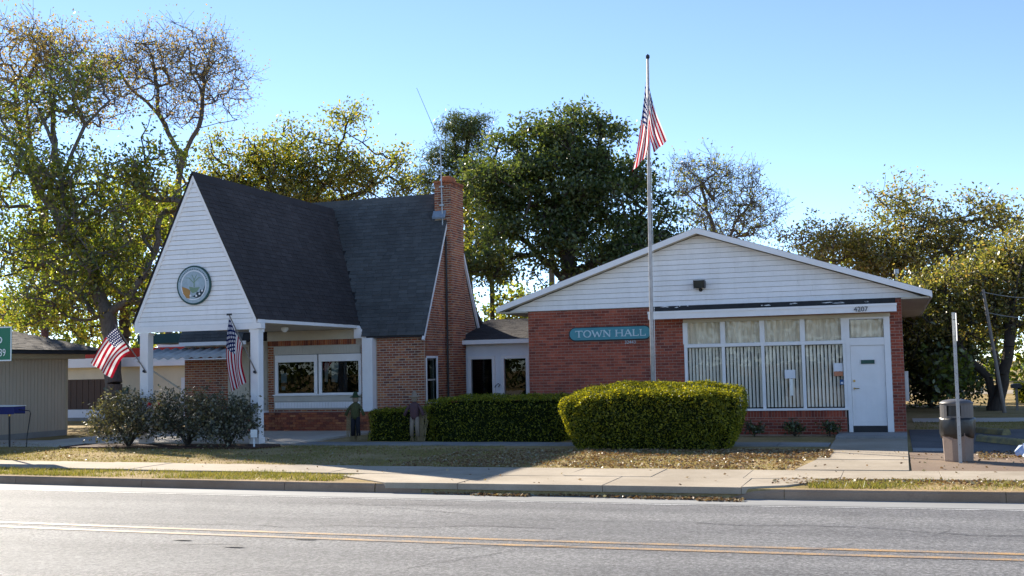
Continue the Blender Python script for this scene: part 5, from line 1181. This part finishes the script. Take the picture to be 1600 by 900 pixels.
tree('pecan_tree', 'thin upper pecan at the far left with few brownish leaves', 'tree', [[(-36.5, 42, .2), (-36.8, 42, 8), (-37.5, 42, 12), (-37.9, 42, 15.2)], [(-36.8, 42, 8), (-35.2, 42, 12), (-34.6, 42, 15.5)], [(-37.5, 42, 12), (-39.2, 42, 14.4), (-39.6, 42, 16.6)]],
     [(-38.2, 42, 17.2, 2.2, 1.7), (-35.4, 42, 16.2, 2.0, 1.7), (-38.6, 42, 14.4, 1.8, 1.4), (-33.8, 42, 14.6, 1.6, 1.4)], .17, 2.2, 300, 30, .14, .3, 'leaf_brown', 'bark_grey', seed=12, group='trees behind the buildings', twigs=5, twig_len=.8, min_r=.006)
tree('bare_tree', 'nearly leafless rounded tree behind the porch gable', 'tree', [[(-33.1, 46, .2), (-32.97, 46, 5.58), (-32.68, 46, 9.89), (-32.14, 46, 12.34), (-31.24, 46, 13.82), (-30.88, 46, 15.97), (-30.52, 46, 17.81)], [(-32.14, 46, 12.34), (-33.41, 46, 14.65), (-33.6, 46, 16.88), (-33.97, 46, 18.52)], [(-31.24, 46, 13.82), (-29.82, 46, 14.01), (-28.59, 46, 14.2)], [(-30.88, 46, 15.35), (-31.95, 46, 16.71), (-32.32, 46, 18.33)], [(-33.41, 46, 14.65), (-34.71, 46, 16.04), (-35.47, 46, 17.72)]],
     [(-34.16, 46, 17.58, 1.85, 1.54), (-31.59, 46, 17.61, 1.82, 1.67), (-29.99, 46, 15.88, 1.5, 1.81), (-35.66, 46, 17.1, 1.56, 1.56), (-32.32, 46, 15.17, 1.83, 1.22)], .15, 2.2, 420, 17, .12, .28, 'leaf_brown', 'bark_grey', 13, 'trees behind the buildings', twigs=5, twig_len=.75, min_r=.006)
tree('yellowing_oak', 'yellowing oak filling the gap left of the porch gable', 'tree', [[(-38.5, 50, .2), (-38.5, 50, 6), (-38, 50, 10)], [(-38.5, 50, 6), (-34.5, 50, 9.5)], [(-38.5, 50, 6), (-42, 50, 9)]],
     [(-42, 50, 8.5, 2.6, 2.2), (-38.5, 50, 10, 2.8, 2.2), (-34.8, 50, 10.2, 2.4, 2.2), (-36.5, 50, 7, 2.6, 1.9), (-40.5, 50, 5.6, 2.5, 1.6), (-45, 50, 5.4, 2.6, 1.8), (-44.5, 50, 8.2, 2.0, 1.6)], .3, 2.4, 250, 120, .19, .42, 'leaf_yellow', seed=14, group='trees behind the buildings')
tree('yellowing_oak', 'yellow green oak with a pointed top above the porch ridge', 'tree', [[(-28.1, 50, .2), (-28.03, 50, 3.99), (-28, 50, 7.83), (-27.61, 50, 10.07), (-26.16, 50, 11.9), (-25.43, 50, 14.1), (-24.89, 50, 15.33)], [(-28, 50, 7.83), (-29.43, 50, 10.84), (-30.53, 50, 13.22)], [(-27.61, 50, 10.07), (-24.77, 50, 10.84), (-23.36, 50, 12.01)]],
     [(-31.28, 50, 12.7, 1.95, 1.7), (-28.68, 50, 13.0, 1.92, 1.35), (-29.79, 50, 11.2, 2.58, 1.29), (-26.87, 50, 12.3, 1.43, 1.5), (-25.25, 50, 14.2, 1.0, 1.35), (-25.46, 50, 11.6, 1.89, 1.5), (-23.71, 50, 11.4, 1.4, 1.6), (-22.5, 50, 10.4, 1.2, .8), (-27.61, 50, 10.2, 2.54, .95), (-31.6, 50, 10.2, 2.0, 1.3)], .3, 2.4, 250, 110, .17, .36, 'leaf_yellow', seed=15, group='trees behind the buildings')
tree('pine_tree', 'pine with tufted crown right of the chimney', 'tree', [[(-21.3, 56, .2), (-21.28, 56, 3.93), (-21.39, 56, 7.33), (-21.25, 56, 10.75), (-21.35, 56, 13.52), (-21.24, 56, 15.25)]],
     [(-21.43, 56, 15.0, 1.36, .8), (-22.37, 56, 14.13, 1.0, .6), (-20.35, 56, 14.3, .94, .7), (-22.76, 56, 13.29, .96, .5), (-21.1, 56, 12.98, 1.35, .55), (-22.41, 56, 11.87, 1.02, .6), (-23.9, 56, 11.9, .9, .8), (-20.6, 56, 11.6, 1.2, .6)], .22, 1.3, 130, 130, .24, .26, 'leaf_pine', seed=16, group='trees behind the buildings', twigs=2, twig_len=.4, aspect=.16, flat=.7)
tree('live_oak', 'broad dark evergreen oak between chimney and flagpole', 'tree', [[(-12.6, 44, .2), (-12.57, 44, 3.4), (-12.52, 44, 5.48), (-12.35, 44, 7.03), (-12.85, 44, 8.63), (-13.35, 44, 10.52), (-13.59, 44, 11.87)], [(-12.35, 44, 7.03), (-11.23, 44, 8.79), (-10.65, 44, 10.57)], [(-12.85, 44, 8.63), (-14.75, 44, 9.83), (-15.59, 44, 10.43)], [(-12.52, 44, 5.48), (-10.49, 44, 6.67), (-9.17, 44, 7.62)], [(-12.52, 44, 5.48), (-14.26, 44, 7.14), (-15.64, 44, 8.01)]],
     [(-13.87, 44, 11.6, 1.5, .9), (-11.69, 44, 11.6, 1.6, 1.0), (-10.64, 44, 10.8, 1.2, 1.2), (-14.74, 44, 10.2, 1.75, 1.35), (-12.55, 44, 9.67, 2.33, 1.81), (-10.17, 44, 8.97, 1.7, 1.45), (-8.91, 44, 7.61, 1.2, 1.3), (-15.9, 44, 8.84, 1.4, 1.5), (-13.69, 44, 7.63, 2.09, 1.43), (-11.28, 44, 6.97, 2.31, 1.54), (-16.4, 44, 6.72, 1.06, 1.3), (-9.22, 44, 5.84, 1.52, 1.26), (-14.83, 44, 6.11, 1.4, .8)], .38, 3.0, 300, 230, .16, .36, 'leaf_oak', 'bark', 17, 'trees behind the buildings', twigs=2, twig_len=.55, flat=.42)
tree('young_oak', 'slim young oak with sunlit yellow leaves behind the link', 'tree', [[(-17.9, 50, .2), (-17.87, 50, 3.69), (-17.89, 50, 6.1), (-18.11, 50, 7.93)], [(-17.87, 50, 3.69), (-19.65, 50, 5.0), (-19.8, 50, 6.5)], [(-17.87, 50, 3.0), (-15.6, 50, 5.0)]],
     [(-17.8, 50, 7.5, 1.5, 1.0), (-19.6, 50, 6.6, 1.2, 1.0), (-16.6, 50, 4.6, 1.2, .9), (-20.4, 50, 4.6, 1.2, .9), (-18.5, 50, 9.3, 1.3, 1.0)], .16, 1.4, 120, 60, .2, .3, 'leaf_yellow', seed=18, group='trees behind the buildings')
tree('bare_tree', 'fine twigged bare tree above the low roof ridge', 'tree', [[(-8.9, 60, .2), (-8.86, 60, 5), (-8.77, 60, 7.71), (-9.04, 60, 9.78), (-9.49, 60, 11.53), (-9.62, 60, 12.92)], [(-8.77, 60, 7.71), (-7.53, 60, 9.69), (-6.65, 60, 10.99), (-5.97, 60, 11.62)], [(-9.04, 60, 9.78), (-10.36, 60, 11.25), (-11.01, 60, 12.68)]],
     [(-9.31, 60, 11.86, 1.69, 1.35), (-7.63, 60, 11.4, 1.68, 1.34), (-6.34, 60, 10.0, 1.3, 1.6), (-10.52, 60, 11.6, 1.19, 1.7), (-8.35, 60, 9.6, 2.36, 1.35)], .15, 2.0, 420, 7, .14, .25, 'leaf_yellow', 'bark_grey', 19, 'trees behind the buildings', twigs=6, twig_len=.7, min_r=.007)
tree('autumn_tree', 'thin leaved autumn tree rising right of the low roof', 'tree', [[(-.1, 58, .1), (.07, 58, 3.96), (.32, 58, 6.45), (-.35, 58, 8.05), (-.9, 58, 9.35)], [(.32, 58, 6.45), (1.43, 58, 8.26), (2.08, 58, 9.78)], [(.07, 58, 3.96), (-2.82, 58, 6.6), (-3.7, 58, 7.92)], [(1.43, 58, 8.26), (3.47, 58, 8.76), (4.91, 58, 9.28)]],
     [(-3.68, 58, 8.0, 1.43, 1.0), (-2.17, 58, 7.7, 1.73, 1.2), (.01, 58, 9.5, 1.3, .8), (1.49, 58, 9.8, 1.1, .55), (-.66, 58, 7.4, 2.19, 1.4), (2.01, 58, 8.0, 1.84, 1.1), (4.04, 58, 8.6, 1.5, 1.0), (5.43, 58, 8.3, 1.2, 1.2), (.78, 58, 6.5, 2.48, 1.24), (3.6, 58, 6.6, 2.0, 1.3)], .24, 2.2, 300, 95, .16, .32, 'leaf_right', 'bark_grey', 20, 'trees behind the buildings', twigs=4, twig_len=.75, flat=.55)
tree('evergreen_tree', 'many trunked shady tree at the right edge', 'tree', [[(3.27, 44, .14), (3.11, 44, 1.33), (2.4, 44, 2.04), (1.81, 44, 3.44)], [(3.27, 44, .2), (3.46, 44, 2.01), (3.38, 44, 3.85), (3.19, 44, 5.25)], [(3.33, 44, .2), (3.72, 44, 2.01), (3.97, 44, 3.83), (4.25, 44, 5.19)]],
     [(.9, 44, 3.7, 1.1, 1.1), (2.29, 44, 4.5, 1.39, 1.1), (3.59, 44, 4.8, 1.38, 1.15), (4.6, 44, 5.5, 1.14, 1.14), (3.3, 44, 3.3, 1.3, .7), (4.5, 44, 3.6, .9, .9), (5.8, 44, 5.0, 1.3, 1.4)], .26, 1.8, 190, 150, .13, .3, 'leaf_right', 'bark', 21, 'trees behind the buildings')
tree('broadleaf_shrub', 'large leaved dark shrub beside the town hall wall', 'shrub', [[(1.2, 47, .16), (1.25, 47, 1.2), (1.2, 47, 2.2)], [(1.2, 47, .4), (2.0, 47, 1.5)]], [(.9, 47, 1.9, 1.0, 1.5), (1.9, 47, 2.3, 1.1, 1.2), (1.6, 47, 1.0, 1.1, .8), (.8, 47, 3.3, 1.1, 1.0), (2.6, 47, 3.0, .8, .9), (2.5, 47, 1.2, .7, .7)], .1, 1.0, 200, 130, .14, .25, 'leaf_dark', seed=22, group='shrubs at right')
tree('broadleaf_shrub', 'bright backlit shrub with large leaves behind the signpost', 'shrub', [[(1.75, 43, .16), (1.75, 43, .9), (1.7, 43, 1.6)]], [(1.6, 43, 1.7, .42, .55), (1.85, 43, 1.2, .4, .45)], .04, .4, 30, 18, .24, .2, 'leaf_bright', seed=23, group='shrubs at right')
hedge('hedge', 'low far hedge with lit top at the right edge', 4.6, 9, 50.5, 52, .16, .85, 7, 200, .05, .03, .12)
def far_wood(name, label, x0, x1, y, h, n_, sd, mat):
    rng = np.random.default_rng(sd); P = []
    for k in range(int((x1 - x0) / 2.2)):
        cx = x0 + 2.2 * k + rng.uniform(-1, 1); hh = h * rng.uniform(.65, 1.15); q = rng.normal(size=(n_, 3)); q /= np.linalg.norm(q, axis=1)[:, None]; q *= (rng.uniform(.4, 1, n_) ** .4)[:, None]
        P.append(q * np.array([2.4, 2.2, hh * .55]) + np.array([cx, y + rng.uniform(-3, 3), hh * .5]))
    V, F = leaf_quads(np.concatenate(P), .5, rng, .7); tag(npmesh(name, V, F, mat), label, 'trees', kind='stuff')
far_wood('far_wood', 'distant mass of trees along the horizon', -150, 90, 100, 9.5, 620, 31, 'leaf_pecan')
far_wood('roadside_wood', 'trees across the road, seen only as reflections in the windows', -60, 40, -30, 7, 330, 32, 'leaf_oak')
